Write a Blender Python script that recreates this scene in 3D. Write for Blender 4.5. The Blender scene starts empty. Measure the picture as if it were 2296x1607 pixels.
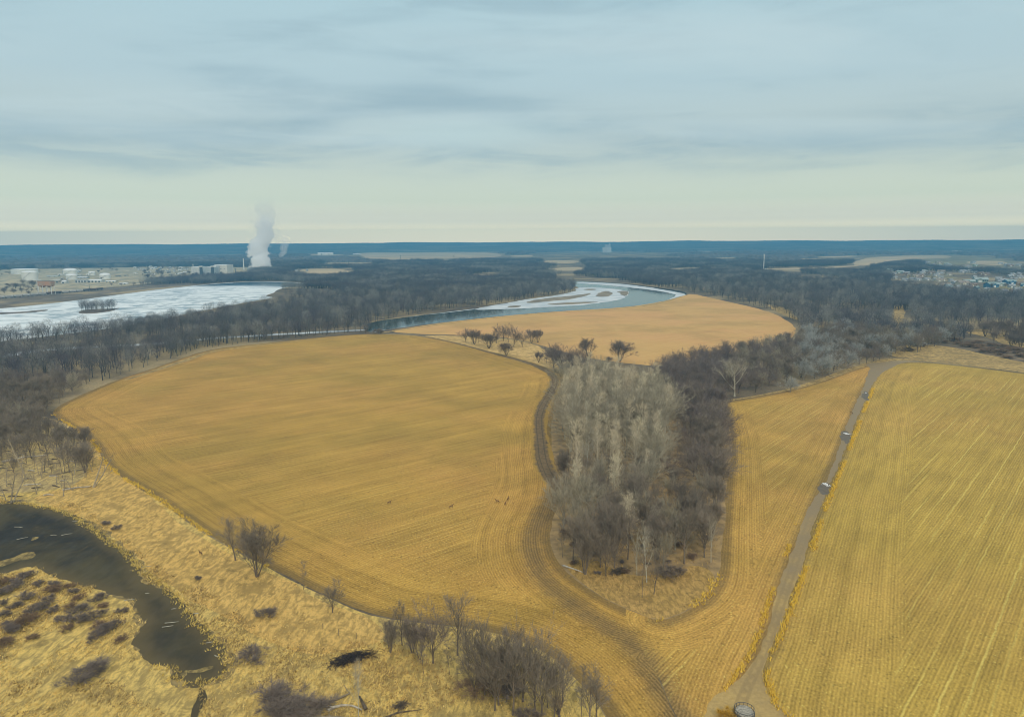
import bpy, bmesh, math, random
import numpy as np
from mathutils import Vector, Matrix
from mathutils.geometry import delaunay_2d_cdt
random.seed(11); RNG = np.random.default_rng(11)
S = bpy.context.scene
COL = S.collection
R = math.radians
# ------------------------------------------------------------------ camera
W0, H0, LENS, CAMH = 2296.0, 1607.0, 25.0, 90.0          # traced at 2296 x 1607
F0 = LENS/36.0*W0
PITCH = math.atan((H0/2-541.0)/F0); ROLL = R(0.32)
_f = Vector((0, math.cos(PITCH), -math.sin(PITCH)))
_u0 = Vector((0, math.sin(PITCH), math.cos(PITCH))); _r0 = Vector((1, 0, 0))
_r = _r0*math.cos(ROLL)-_u0*math.sin(ROLL); _u = _u0*math.cos(ROLL)+_r0*math.sin(ROLL)
CAM = Vector((0, 0, CAMH))
cd = bpy.data.cameras.new("camera"); cam = bpy.data.objects.new("camera", cd); COL.objects.link(cam)
cd.sensor_width = 36; cd.lens = LENS; cd.clip_start = 1; cd.clip_end = 60000
cam.matrix_world = Matrix(((_r.x, _u.x, -_f.x, 0), (_r.y, _u.y, -_f.y, 0), (_r.z, _u.z, -_f.z, CAMH), (0, 0, 0, 1)))
S.camera = cam

def P(x, y, z=0.0):
    d = _f*F0+_r*(x-W0/2)+_u*(H0/2-y)
    t = (z-CAMH)/d.z
    return Vector((d.x*t, d.y*t, z))
def proj(p):
    d = Vector(p)-CAM; w = d.dot(_f)
    return (W0/2+F0*d.dot(_r)/w, H0/2-F0*d.dot(_u)/w, w)
def height_for(base, ytop):
    lo, hi = 0.0, 120.0
    for _ in range(30):
        m = (lo+hi)/2
        if proj((base.x, base.y, m))[1] > ytop: lo = m
        else: hi = m
    return lo
def pxm(x, y):
    return F0/proj(P(x, y))[2]                            # traced pixels per metre there

# ------------------------------------------------------------------ materials
class NT:
    def __init__(s, tree): s.t = tree; s.n = tree.nodes; s.l = tree.links
    def put(s, node, i, v):
        if v is None: return
        k = node.inputs[i]
        if isinstance(v, bpy.types.NodeSocket): s.l.new(v, k)
        else:
            if isinstance(v, (tuple, list)) and len(v) == 3 and k.type == 'RGBA': v = (*v, 1)
            k.default_value = v
    def math(s, op, a, b=None, c=None, clamp=False):
        n = s.n.new('ShaderNodeMath'); n.operation = op; n.use_clamp = clamp
        s.put(n, 0, a); s.put(n, 1, b)
        if c is not None: s.put(n, 2, c)
        return n.outputs[0]
    def mix(s, f, a, b, mode='MIX'):
        n = s.n.new('ShaderNodeMix'); n.data_type = 'RGBA'; n.blend_type = mode; n.clamp_factor = True
        s.put(n, 0, f); s.put(n, 6, a); s.put(n, 7, b); return n.outputs[2]
    def noise(s, vec, scale, detail=3, rough=.5, dist=0):
        n = s.n.new('ShaderNodeTexNoise'); s.put(n, 'Vector', vec); s.put(n, 'Scale', scale); s.put(n, 'Detail', detail)
        s.put(n, 'Roughness', rough); s.put(n, 'Distortion', dist); return n.outputs[0]
    def vor(s, vec, scale, out='Distance', feat='F1'):
        n = s.n.new('ShaderNodeTexVoronoi'); n.feature = feat; s.put(n, 'Vector', vec); s.put(n, 'Scale', scale); return n.outputs[out]
    def ramp(s, v, a, b, lo=0.0, hi=1.0, smooth=True):
        n = s.n.new('ShaderNodeMapRange'); n.interpolation_type = 'SMOOTHSTEP' if smooth else 'LINEAR'
        for i, q in enumerate((v, a, b, lo, hi)): s.put(n, i, q)
        return n.outputs[0]
    def obj(s):
        return s.n.new('ShaderNodeTexCoord').outputs['Object']
    def map(s, vec, rot=0, scale=(1, 1, 1)):
        n = s.n.new('ShaderNodeMapping'); s.put(n, 'Vector', vec); n.inputs['Rotation'].default_value = (0, 0, rot); n.inputs['Scale'].default_value = scale
        return n.outputs[0]
    def sep(s, vec):
        n = s.n.new('ShaderNodeSeparateXYZ'); s.put(n, 0, vec); return n.outputs
    def comb(s, x, y, z=0.0):
        n = s.n.new('ShaderNodeCombineXYZ'); s.put(n, 0, x); s.put(n, 1, y); s.put(n, 2, z); return n.outputs[0]
    def attr(s, name, out='Fac'):
        n = s.n.new('ShaderNodeAttribute'); n.attribute_name = name; return n.outputs[out]
    def rnd(s):
        return s.n.new('ShaderNodeObjectInfo').outputs['Random']
    def bump(s, h, strength=.5, dist=.2):
        n = s.n.new('ShaderNodeBump'); s.put(n, 'Height', h); s.put(n, 'Strength', strength); s.put(n, 'Distance', dist); return n.outputs[0]
MATS = {}
def newmat(name):
    m = bpy.data.materials.new(name); m.use_nodes = True
    t = NT(m.node_tree); b = m.node_tree.nodes['Principled BSDF']; b.inputs['Specular IOR Level'].default_value = .25
    return m, t, b
def surf(name, a, b=None, scale=.5, rough=.85, lo=.35, hi=.65, bump=0, rand=0, detail=4, metal=0):
    """two tones mixed by noise; rand shifts the tone per object"""
    if name in MATS: return MATS[name]
    m, t, bs = newmat(name); b = b or tuple(c*.75 for c in a)
    n = t.noise(t.obj(), scale, detail)
    c = t.mix(t.ramp(n, lo, hi), b, a)
    if rand:
        c = t.mix(t.math('MULTIPLY', t.rnd(), rand), c, tuple(min(1, q*1.7+.02) for q in a))
    t.put(bs, 'Base Color', c); bs.inputs['Roughness'].default_value = rough; bs.inputs['Metallic'].default_value = metal
    if bump: t.put(bs, 'Normal', t.bump(n, bump, .3))
    MATS[name] = m; return m

# ------------------------------------------------------------------ mesh helpers
def tag(o, label=None, cat=None, group=None, kind=None):
    if label: o['label'] = label
    if cat: o['category'] = cat
    if group: o['group'] = group
    if kind: o['kind'] = kind
    return o
def mesh_from(name, verts, faces, mats, midx=None, smooth=False):
    me = bpy.data.meshes.new(name)
    v = np.asarray(verts, dtype=np.float32).reshape(-1, 3)
    if isinstance(faces, np.ndarray):
        k = faces.shape[1]; n = len(faces)
        me.vertices.add(len(v)); me.vertices.foreach_set('co', v.ravel())
        me.loops.add(n*k); me.loops.foreach_set('vertex_index', faces.astype(np.int32).ravel())
        me.polygons.add(n); me.polygons.foreach_set('loop_start', np.arange(0, n*k, k, dtype=np.int32))
        me.update(calc_edges=True)
    else:
        me.from_pydata([tuple(map(float, q)) for q in v], [], faces); me.update()
    for m in (mats if isinstance(mats, (list, tuple)) else [mats]): me.materials.append(m)
    if midx is not None: me.polygons.foreach_set('material_index', np.asarray(midx, dtype=np.int32))
    if smooth: me.polygons.foreach_set('use_smooth', np.ones(len(me.polygons), dtype=bool))
    return me
def link(name, data, parent=None, loc=(0, 0, 0), rz=0, sc=None):
    o = bpy.data.objects.new(name, data); COL.objects.link(o); o.location = loc; o.rotation_euler = (0, 0, rz)
    if sc: o.scale = (sc, sc, sc) if not isinstance(sc, (tuple, list)) else sc
    if parent: o.parent = parent
    return o
class MB:
    def __init__(s): s.v = []; s.f = []
    def add(s, v, f):
        o = len(s.v); s.v += [tuple(q) for q in v]; s.f += [tuple(i+o for i in q) for q in f]
    def box(s, c, d, rz=0):
        x, y, z = d[0]/2, d[1]/2, d[2]/2; ca, sa = math.cos(rz), math.sin(rz)
        v = [(c[0]+a*x*ca-b*y*sa, c[1]+a*x*sa+b*y*ca, c[2]+e*z) for e in (-1, 1) for a, b in ((-1, -1), (1, -1), (1, 1), (-1, 1))]
        s.add(v, [(3, 2, 1, 0), (4, 5, 6, 7), (0, 1, 5, 4), (1, 2, 6, 5), (2, 3, 7, 6), (3, 0, 4, 7)])
    def tube(s, path, rad, n=6, cap=True):
        path = [Vector(p) for p in path]; rings = []
        for i, p in enumerate(path):
            d = (path[min(i+1, len(path)-1)]-path[max(i-1, 0)]).normalized()
            a = Vector((0, 0, 1)) if abs(d.z) < .9 else Vector((1, 0, 0))
            x = d.cross(a).normalized(); y = d.cross(x); r = rad[i] if isinstance(rad, (list, tuple)) else rad
            rings.append([p+(x*math.cos(2*math.pi*k/n)+y*math.sin(2*math.pi*k/n))*r for k in range(n)])
        v = [q for g in rings for q in g]
        f = [(i*n+k, i*n+(k+1) % n, (i+1)*n+(k+1) % n, (i+1)*n+k) for i in range(len(path)-1) for k in range(n)]
        if cap: f += [tuple(range(n))[::-1], tuple((len(path)-1)*n+k for k in range(n))]
        s.add(v, f)
    def lathe(s, prof, c=(0, 0), n=24):
        v = [(c[0]+r*math.cos(2*math.pi*k/n), c[1]+r*math.sin(2*math.pi*k/n), z) for r, z in prof for k in range(n)]
        f = [(i*n+k, i*n+(k+1) % n, (i+1)*n+(k+1) % n, (i+1)*n+k) for i in range(len(prof)-1) for k in range(n)]
        f.append(tuple((len(prof)-1)*n+k for k in range(n))); s.add(v, f)
    def build(s, name, mat, parent=None, loc=(0, 0, 0), rz=0, smooth=False):
        return link(name, mesh_from(name, s.v, s.f, mat, smooth=smooth), parent, loc, rz)
def empty(name, loc, rz=0, sc=None):
    o = link(name, None, None, loc, rz, sc); o.empty_display_size = .5; return o

# ------------------------------------------------------------------ ground sheets
def chaikin(p, n=2, closed=True):
    p = [tuple(q) for q in p]
    for _ in range(n):
        out = [] if closed else [p[0]]
        m = len(p) if closed else len(p)-1
        for i in range(m):
            a, b = p[i], p[(i+1) % len(p)]
            out += [(a[0]*.75+b[0]*.25, a[1]*.75+b[1]*.25), (a[0]*.25+b[0]*.75, a[1]*.25+b[1]*.75)]
        if not closed: out.append(p[-1])
        p = out
    return p
def world(pts, closed=True, smooth=2):
    return np.array([P(x, y)[:2] for x, y in chaikin(pts, smooth, closed)])
def resample(w, step, closed=True):
    w = np.vstack([w, w[:1]]) if closed else w
    out = []
    for a, b in zip(w[:-1], w[1:]):
        n = max(1, int(np.linalg.norm(b-a)/step))
        out += [a+(b-a)*k/n for k in range(n)]
    if not closed: out.append(w[-1])
    return np.array(out)
def roughen(w, amp, seed=0, closed=True):
    if not amp: return w
    rng = np.random.default_rng(seed); n = len(w); k = np.zeros(n)
    for f, a in ((n//40+1, 1.0), (n//12+1, .6), (n//4+1, .5), (n//2+1, .4)):
        ctl = rng.normal(0, 1, f+1); ctl[-1] = ctl[0]
        k += a*np.interp(np.linspace(0, f, n), np.arange(f+1), ctl)
    t = np.roll(w, -1, 0)-np.roll(w, 1, 0); t /= (np.linalg.norm(t, axis=1, keepdims=True)+1e-9)
    if not closed: k[0] = k[-1] = 0
    return w+np.stack([-t[:, 1], t[:, 0]], 1)*(k*amp)[:, None]
def inside(pts, poly):
    x, y = pts[:, 0], pts[:, 1]; r = np.zeros(len(pts), bool)
    a = poly; b = np.roll(poly, -1, 0)
    for (x0, y0), (x1, y1) in zip(a, b):
        if y0 == y1: continue
        c = ((y0 > y) != (y1 > y)) & (x < (x1-x0)*(y-y0)/(y1-y0)+x0); r ^= c
    return r
def dist_poly(pts, line):
    d = np.full(len(pts), 1e9)
    for a, b in zip(line[:-1], line[1:]):
        e = b-a; L = (e*e).sum()+1e-9
        t = np.clip(((pts-a)@e)/L, 0, 1)
        d = np.minimum(d, np.linalg.norm(pts-a-t[:, None]*e, axis=1))
    return d
def sheet(name, pts, z, mat, grid=None, step=3.0, amp=0.0, seed=0, attrs=None, kind='structure', smooth=2, wpoly=None, bumps=0):
    w = wpoly if wpoly is not None else world(pts, True, smooth)
    w = roughen(resample(w, step), amp, seed)
    v = [Vector(q) for q in w]; n = len(v)
    if grid:
        lo, hi = w.min(0), w.max(0)
        gx, gy = np.meshgrid(np.arange(lo[0], hi[0], grid), np.arange(lo[1], hi[1], grid))
        g = np.stack([gx.ravel(), gy.ravel()], 1); g += RNG.uniform(-.25, .25, g.shape)*grid
        g = g[inside(g, w)]
        v += [Vector(q) for q in g]
    r = delaunay_2d_cdt(v, [(i, (i+1) % n) for i in range(n)], [], 1, 1e-4)
    vv = np.array([(q.x, q.y, z) for q in r[0]])
    if bumps:
        from mathutils import noise as mn
        vv[:, 2] += [bumps*max(0, mn.fractal(Vector((a*.12, b*.12, 3.1)), 1, 2, 3)) for a, b, _ in vv]
    me = mesh_from(name, vv, [tuple(f) for f in r[2]], mat)
    for nm, fn in (attrs or {}).items():
        a = me.attributes.new(nm, 'FLOAT', 'POINT'); a.data.foreach_set('value', np.asarray(fn(vv[:, :2]), dtype=np.float32))
    o = link(name, me); tag(o, kind=kind); return o
def ribbon_poly(pts, widths, smooth=2, step=4):
    """outline in metres of a strip with a centre line traced on the ground and a width per traced point"""
    c = chaikin([(x, y) for x, y in pts], smooth, False)
    L = np.linspace(0, 1, len(pts)); Lc = np.linspace(0, 1, len(c)); wd = np.interp(Lc, L, widths)
    w = np.array([P(x, y)[:2] for x, y in c])
    t = np.gradient(w, axis=0); t /= np.linalg.norm(t, axis=1, keepdims=True); nrm = np.stack([-t[:, 1], t[:, 0]], 1)
    return np.vstack([w+nrm*wd[:, None]/2, (w-nrm*wd[:, None]/2)[::-1]])

# ================================================================== the setting: ground, fields, water
def field_mat(name, row, spacing, headland, straw, soil, track=False, olive=(.26, .19, .035), far=False, wild=.35, lines=2.3, streak=.3):
    m, t, b = newmat(name); o = t.obj()
    r = t.map(o, rot=-row); q = t.sep(r); u = q[0]                       # u runs across the rows
    wob = t.noise(o, .15, 2)
    ph = t.math('ADD', t.math('MULTIPLY', u, 2*math.pi/spacing), t.math('MULTIPLY', wob, 9*wild))
    rows = t.math('SINE', ph)
    st1 = t.noise(t.map(r, scale=(1.3, .03, 1)), 1, 3, .6)
    st2 = t.noise(t.map(r, scale=(.16, .006, 1)), 1, 4, .65)
    if headland:
        d = t.attr('edge_dist')
        hr = t.math('SINE', t.math('ADD', t.math('MULTIPLY', d, 2*math.pi/spacing), t.math('MULTIPLY', wob, 1.2)))
        hs = t.noise(t.comb(t.math('MULTIPLY', d, .55), t.math('MULTIPLY', t.noise(o, .02, 1), 3)), 1, 3, .6)
        k = t.ramp(t.math('ADD', d, t.math('MULTIPLY', t.noise(o, .07, 3), 10)), headland+4, headland+7)
        rows = t.math('ADD', t.math('MULTIPLY', rows, k), t.math('MULTIPLY', hr, t.math('SUBTRACT', 1.0, k)))
        st1 = t.math('ADD', t.math('MULTIPLY', st1, k), t.math('MULTIPLY', hs, t.math('SUBTRACT', 1.0, k)))
    # old wheel lines: thin pale lines along the rows every so often
    grain = t.noise(o, 1.5, 4, .75); fleck = t.noise(t.map(o, rot=-row+.5, scale=(1.5, .8, 1)), 1.3, 3, .75)
    patch = t.noise(o, .012, 5, .6); patch2 = t.noise(o, .045, 4, .6)
    v = t.math('ADD', t.math('MULTIPLY', rows, .085), t.math('MULTIPLY', st1, .7))
    v = t.math('ADD', v, t.math('MULTIPLY', grain, 1.0)); v = t.math('ADD', v, t.math('MULTIPLY', fleck, .7))
    v = t.math('ADD', v, t.math('MULTIPLY', st2, .45)); v = t.math('ADD', v, t.math('MULTIPLY', patch2, .35))
    v = t.ramp(v, 1.12, 2.08) if not far else t.ramp(v, 1.0, 2.45)
    c = t.mix(v, soil, straw)
    warm = t.noise(o, .0065, 4, .65); c = t.mix(t.ramp(warm, .42, .62, 0, .6), c, t.mix(v, tuple(q*w_ for q, w_ in zip(soil, (1.05, .92, 1))), tuple(q*w_ for q, w_ in zip(straw, (1.05, .95, 1.2)))))
    if not far:
        sp = t.math('MULTIPLY', t.ramp(t.vor(o, 1.15), .12, .30, 1, 0), t.ramp(t.noise(o, .9, 2), .45, .6)); c = t.mix(t.math('MULTIPLY', sp, .6), c, tuple(min(.85, q*1.5+.06) for q in straw))
        sd_ = t.math('MULTIPLY', t.ramp(t.vor(t.map(o, scale=(1, .8, 1)), .8), .12, .32, 1, 0), t.ramp(t.noise(o, .35, 3, .6), .42, .62)); c = t.mix(t.math('MULTIPLY', sd_, .65), c, tuple(q*.62 for q in soil))
    c = t.mix(t.ramp(patch, .42, .66, 0, .55), c, t.mix(.75, c, t.mix(v, tuple(q*.55 for q in olive), olive)))
    if headland:   # damp trodden soil right at the margin and in the wheel tracks
        e = t.ramp(t.math('ADD', t.attr('edge_dist'), t.math('MULTIPLY', t.noise(o, .25, 4, .7), 5)), 3.2, 7.5, .62, 0)
        c = t.mix(e, c, t.mix(grain, (.085, .06, .028), (.19, .135, .06)))
    if track:
        e = t.ramp(t.math('ADD', t.attr('track_dist'), t.math('MULTIPLY', t.noise(o, .2, 5, .75), 7)), 3.5, 9.5, .68, 0)
        c = t.mix(e, c, t.mix(t.ramp(t.math('ADD', grain, t.math('MULTIPLY', rows, .12)), .3, .75), (.075, .055, .03), (.22, .15, .07)))
    # combine passes: every so often a row keeps a thin line of pale straw
    lu = t.math('DIVIDE', t.math('ADD', u, t.math('MULTIPLY', wob, 1.2)), lines); cell = t.math('FLOOR', lu)
    wn = t.n.new('ShaderNodeTexWhiteNoise'); wn.noise_dimensions = '1D'; t.put(wn, 'W', cell)
    off = t.math('ABSOLUTE', t.math('SUBTRACT', t.math('SUBTRACT', lu, cell), t.math('ADD', .25, t.math('MULTIPLY', wn.outputs[0], .5))))
    ln = t.ramp(off, .12/lines, .34/lines, 1, 0)
    brk = t.ramp(t.noise(t.map(r, scale=(.25, .012, 1)), 1, 4, .65), .40, .60)
    ln = t.math('MULTIPLY', t.math('MULTIPLY', ln, brk), t.math('MULTIPLY', t.ramp(grain, .25, .6, .3, 1), streak))
    if headland: ln = t.math('MULTIPLY', ln, k)
    c = t.mix(ln, c, tuple(min(.8, q*1.4+.05) for q in straw))
    t.put(b, 'Base Color', c); b.inputs['Roughness'].default_value = .9
    h = t.math('ADD', t.math('MULTIPLY', rows, .12), t.math('MULTIPLY', grain, .5))
    t.put(b, 'Normal', t.bump(h, .55, .25))
    return m
def rowdir(a, b):
    d = P(*b)-P(*a); return math.atan2(d.y, d.x)-math.pi/2

# ---- base ground: leaf litter and bare scrub, dark under the far woods
m, t, b = newmat('ground_litter'); o = t.obj()
n1 = t.noise(o, .03, 6, .62); n2 = t.noise(o, .6, 4, .65); n3 = t.noise(o, .006, 4, .6)
c = t.mix(t.ramp(n1, .35, .65), (.13, .10, .07), (.24, .185, .11))
c = t.mix(t.ramp(n3, .47, .60, 0, .9), c, (.46, .35, .18))
c = t.mix(t.ramp(n2, .25, .75), t.mix(.45, c, (.04, .032, .024)), c)
t.put(b, 'Base Color', c); b.inputs['Roughness'].default_value = .95
gx = [-7400, -5000, -2500, -1200, -600, -300, 0, 300, 600, 1200, 2500, 5000, 7400]
gy = [-700, -100, 60, 200, 400, 700, 1200, 2500, 5000, 7000, 9100]
v = [(x, y, 0) for y in gy for x in gx]; nx = len(gx)
f = [(j*nx+i, j*nx+i+1, (j+1)*nx+i+1, (j+1)*nx+i) for j in range(len(gy)-1) for i in range(nx-1)]
tag(link('ground', mesh_from('ground', v, f, m)), kind='structure')

# ---- low hills that close the horizon
m, t, b = newmat('hill_woods'); o = t.obj()
c = t.mix(t.ramp(t.noise(t.map(o, scale=(.0016, .006, 1)), 1, 6, .65), .5, .62), (.06, .055, .05), (.34, .28, .17))
t.put(b, 'Base Color', c); b.inputs['Roughness'].default_value = .95
from mathutils import noise as mno
v, f = [], []; NA = 260
rings = [(6300, 0), (6900, .25), (7400, .48), (7900, .7), (8400, .88), (8800, 1.0), (9050, .7)]
for rr, hh in rings:
    for i in range(NA):
        a = R(-48+96*i/(NA-1)); s = mno.fractal(Vector((a*9, rr*.0007, 2.0)), 1, 2.0, 5)
        v.append((rr*math.sin(a)*.86, rr*math.cos(a), hh*(82+8*s)-2 if hh else -1.5))
f = [(j*NA+i, j*NA+i+1, (j+1)*NA+i+1, (j+1)*NA+i) for j in range(len(rings)-1) for i in range(NA-1)]
tag(link('hills', mesh_from('hills', v, f, m, smooth=True)), kind='structure')

# ---- field polygons, traced on the ground
GROVE_L = [(1255, 850), (1262, 868), (1250, 905), (1236, 950), (1240, 1010), (1262, 1070), (1256, 1130), (1236, 1185), (1240, 1235), (1262, 1275), (1300, 1305), (1360, 1343), (1420, 1372), (1480, 1391)]
GROVE_R = [(1480, 1391), (1540, 1368), (1590, 1335), (1612, 1290), (1618, 1200), (1628, 1100), (1636, 1010), (1632, 950), (1615, 902)]
LEFT_EDGE = [(880, 749), (800, 749), (700, 758), (600, 769), (520, 777), (455, 787), (400, 806), (340, 827), (260, 852), (180, 887), (122, 915), (118, 930), (150, 950), (195, 975), (220, 1005), (232, 1035), (265, 1065), (330, 1102), (390, 1142), (440, 1180), (500, 1217), (600, 1270), (640, 1290), (700, 1322), (770, 1355), (850, 1385), (960, 1398), (1060, 1408), (1160, 1430), (1250, 1475), (1320, 1540), (1390, 1640)]
SEAM = [(1390, 1640), (1530, 1640), (1480, 1530), (1430, 1440), (1400, 1390), (1400, 900), (1330, 850), (1262, 838)]
TOP_A = [(1262, 838), (1180, 812), (1120, 796), (1060, 778), (1000, 764), (950, 754)]
ROAD = [(1660, 1660), (1668, 1590), (1680, 1540), (1702, 1480), (1724, 1435), (1757, 1334), (1790, 1240), (1820, 1163), (1844, 1103), (1872, 1044), (1894, 985), (1918, 925), (1944, 866), (1962, 835), (1990, 815)]
FIELD_A = LEFT_EDGE+SEAM[1:-1]+TOP_A
FIELD_B = [(1615, 903), (1680, 893), (1760, 878), (1850, 852), (1915, 827), (1962, 816), (1962, 835)]+ROAD[-3::-1]+[(1530, 1640), (1480, 1530), (1430, 1440), (1400, 1390), (1400, 900)]
FIELD_C = ROAD+[(2060, 811), (2130, 817), (2200, 825), (2296, 837), (2420, 852), (2700, 1000), (2900, 1660)]
wl = lambda p, s=2: world(p, False, s)
eA = [wl(LEFT_EDGE), wl(GROVE_L), wl(TOP_A)]; TRK = [(1245, 1100), (1205, 1165), (1190, 1215), (1205, 1280), (1250, 1328), (1330, 1386), (1415, 1436), (1484, 1535), (1532, 1640)]
tA = wl(TRK)
md = lambda L: (lambda p: np.min([dist_poly(p, q) for q in L], axis=0))
STRAW = (.63, .38, .078); SOIL = (.23, .135, .025)
mA = field_mat('stubble_west', rowdir((600, 1240), (1150, 1085)), .76, 24, STRAW, SOIL, True)
sheet('crop_field', FIELD_A, .05, mA, 2.4, 3, .35, 1, {'edge_dist': md(eA), 'track_dist': lambda p: dist_poly(p, tA)}, smooth=1)
eB = [wl(GROVE_R), wl(ROAD), wl([(1615, 903), (1680, 893), (1760, 878), (1850, 852), (1915, 827), (1962, 816)])]
mB = field_mat('stubble_middle', rowdir((1690, 1110), (1880, 965)), .76, 13, (.70, .43, .095), (.275, .163, .032), True)
sheet('crop_field', FIELD_B, .054, mB, 1.6, 2, .35, 2, {'edge_dist': md(eB), 'track_dist': lambda p: dist_poly(p, tA)}, smooth=1)
eC = [wl(ROAD), wl([(1990, 815), (2060, 811), (2130, 817), (2200, 825), (2296, 837), (2420, 852)])]
mC = field_mat('stubble_east', rowdir((2010, 1340), (2240, 1010)), .76, 26, (.63, .425, .085), (.23, .155, .027), False, (.46, .31, .06), lines=4.6, streak=.5)
sheet('crop_field', FIELD_C, .058, mC, 2.6, 3, .35, 3, {'edge_dist': md(eC)}, smooth=1)
FIELD_D = [(862, 744), (930, 733), (1000, 723), (1100, 711), (1250, 698), (1400, 690), (1480, 678), (1528, 664), (1552, 658), (1600, 669), (1660, 682), (1720, 697), (1765, 716), (1790, 740), (1778, 758), (1720, 774), (1650, 790), (1560, 806), (1480, 822), (1380, 812), (1300, 800), (1215, 775), (1150, 758), (1060, 752), (960, 750)]
mD = field_mat('stubble_north', rowdir((1300, 760), (1760, 700)), 1.5, 0, (.75, .46, .165), (.50, .29, .095), far=True, olive=(.42, .28, .09))
sheet('crop_field', FIELD_D, .046, mD, None, 5, .8, 4, smooth=1)

# ---- dry grass: the strip by the pond, the marsh, the field corners
def grass_mat(name, a, b2, dark, scale=1.0):
    m, t, b = newmat(name); o = t.obj()
    n = t.noise(o, .05*scale, 5, .65); k = t.noise(t.map(o, rot=.6, scale=(1, .35, 1)), .8*scale, 5, .7, .4); g = t.noise(o, 2.2*scale, 3, .7)
    pt = t.noise(t.map(o, scale=(1, 1, 1)), .11*scale, 4, .7)
    c = t.mix(t.ramp(n, .38, .62), a, b2)
    c = t.mix(t.ramp(k, .38, .60, .85, 0), c, dark)
    c = t.mix(t.ramp(pt, .50, .66, 0, .8), c, dark)
    c = t.mix(t.ramp(t.noise(o, .32*scale, 5, .75, .6), .52, .66, 0, .6), c, tuple(q*.6 for q in dark))
    c = t.mix(t.ramp(g, .3, .7), t.mix(.35, c, dark), c)
    t.put(b, 'Base Color', c); b.inputs['Roughness'].default_value = .95
    t.put(b, 'Normal', t.bump(t.math('ADD', k, t.math('MULTIPLY', g, .4)), .8, .5)); return m
gM = grass_mat('marsh_straw', (.86, .60, .165), (.76, .54, .165), (.31, .225, .08))
gS = grass_mat('meadow_straw', (.82, .53, .16), (.74, .47, .135), (.34, .225, .07), .9)
gL = grass_mat('lawn_straw', (.60, .375, .12), (.54, .345, .10), (.27, .175, .055), 1.2)
MARSH = [(-400, 1130), (0, 1105), (100, 1100), (200, 1080), (232, 1040), (265, 1066), (330, 1103), (390, 1143), (440, 1181), (500, 1218), (640, 1291), (770, 1356), (850, 1386), (960, 1399), (1060, 1409), (1160, 1431), (1250, 1476), (1320, 1541), (1390, 1660), (1300, 1800), (-400, 1800)]
sheet('dry_meadow', MARSH, .02, gM, 4, 3, .3, 5, smooth=1)
BANK = [(70, 1115), (205, 1085), (205, 985), (160, 955), (225, 1000), (240, 1040), (265, 1067), (330, 1104), (390, 1144), (440, 1182), (500, 1219), (640, 1292), (770, 1357), (860, 1388), (880, 1430), (800, 1460), (700, 1470), (600, 1440), (500, 1380), (440, 1350), (400, 1310), (340, 1275), (270, 1210), (200, 1160), (130, 1130)]
sheet('grass_bank', BANK, .03, gS, 3, 3, .8, 6)
sheet('flood_meadow', [(-400, 950), (40, 950), (105, 930), (160, 955), (208, 990), (232, 1040), (205, 1088), (100, 1108), (-400, 1140)], .016, grass_mat('flood_straw', (.72, .53, .19), (.60, .45, .18), (.30, .22, .11), .8), None, 2, 2.6, 36)
LAWN = [(1262, 1262), (1300, 1304), (1360, 1342), (1420, 1371), (1480, 1390), (1540, 1367), (1590, 1334), (1608, 1288), (1560, 1262), (1480, 1290), (1400, 1290), (1330, 1250)]
sheet('grass_verge', LAWN, .074, gL, 3, 2, .3, 7)
m = surf('grove_litter', (.42, .285, .125), (.22, .155, .08), .25, .95, .3, .7, .5)
sheet('grove_floor', GROVE_L+GROVE_R[1:]+[(1500, 870), (1400, 850)], .066, m, None, 3, .5, 8, smooth=1)
sheet('grass_corner', [(935, 752), (1000, 752), (1060, 754), (1150, 760), (1215, 776), (1240, 800), (1262, 836), (1180, 810), (1120, 794), (1060, 777), (1000, 763)], .062, grass_mat('corner_straw', (.72, .49, .20), (.64, .42, .16), (.42, .28, .10), .4), None, 3, .8, 9)
gE = grass_mat('edge_straw', (.60, .41, .15), (.50, .34, .12), (.24, .17, .07), .5)
for i, (pp, wd) in enumerate(((([(860, 752), (760, 756), (640, 767), (540, 779), (470, 788), (420, 806), (350, 830), (280, 852)]), [3, 3, 4, 4, 5, 6, 5, 2]),
                              ([(1615, 901), (1690, 889), (1780, 872), (1860, 846), (1920, 824), (1990, 804), (2060, 806), (2150, 815), (2296, 833), (2420, 848)], [2, 2, 3, 4, 5, 8, 9, 7, 6, 6]),
                              ([(855, 746), (930, 735), (1000, 725), (1100, 713), (1250, 700), (1400, 692), (1480, 680), (1530, 664)], [4, 4, 4, 4, 4, 4, 5, 5]))):
    sheet('field_margin', None, .07, gE, None, 3, .5, 20+i, wpoly=ribbon_poly(pp, wd))
sheet('scrub_clearing', [(2000, 780), (2060, 770), (2130, 778), (2200, 795), (2296, 812), (2420, 830), (2420, 848), (2296, 833), (2150, 813), (2060, 803), (2000, 800)], .03, gE, None, 4, 1.5, 30)
sheet('scrub_clearing', [(2150, 742), (2200, 752), (2250, 770), (2296, 780), (2420, 800), (2420, 760), (2296, 748), (2220, 735)], .03, gE, None, 4, 1.5, 31)
sheet('scrub_clearing', [(2010, 672), (2030, 690), (2025, 715), (2045, 735), (2005, 740), (1995, 712)], .03, gE, None, 4, 1.5, 32)
sheet('scrub_clearing', [(1715, 680), (1760, 690), (1800, 704), (1850, 712), (1870, 735), (1850, 752), (1830, 735), (1800, 722), (1740, 700)], .03, gE, None, 4, 1.0, 33)
mw = surf('wet_scrub_soil', (.24, .17, .10), (.11, .085, .06), .12, .9, .35, .65)
sheet('wet_scrub', [(2105, 760), (2200, 790), (2296, 812), (2420, 835), (2420, 815), (2296, 788), (2200, 770)], .034, mw, None, 4, 1.0, 34)
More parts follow.
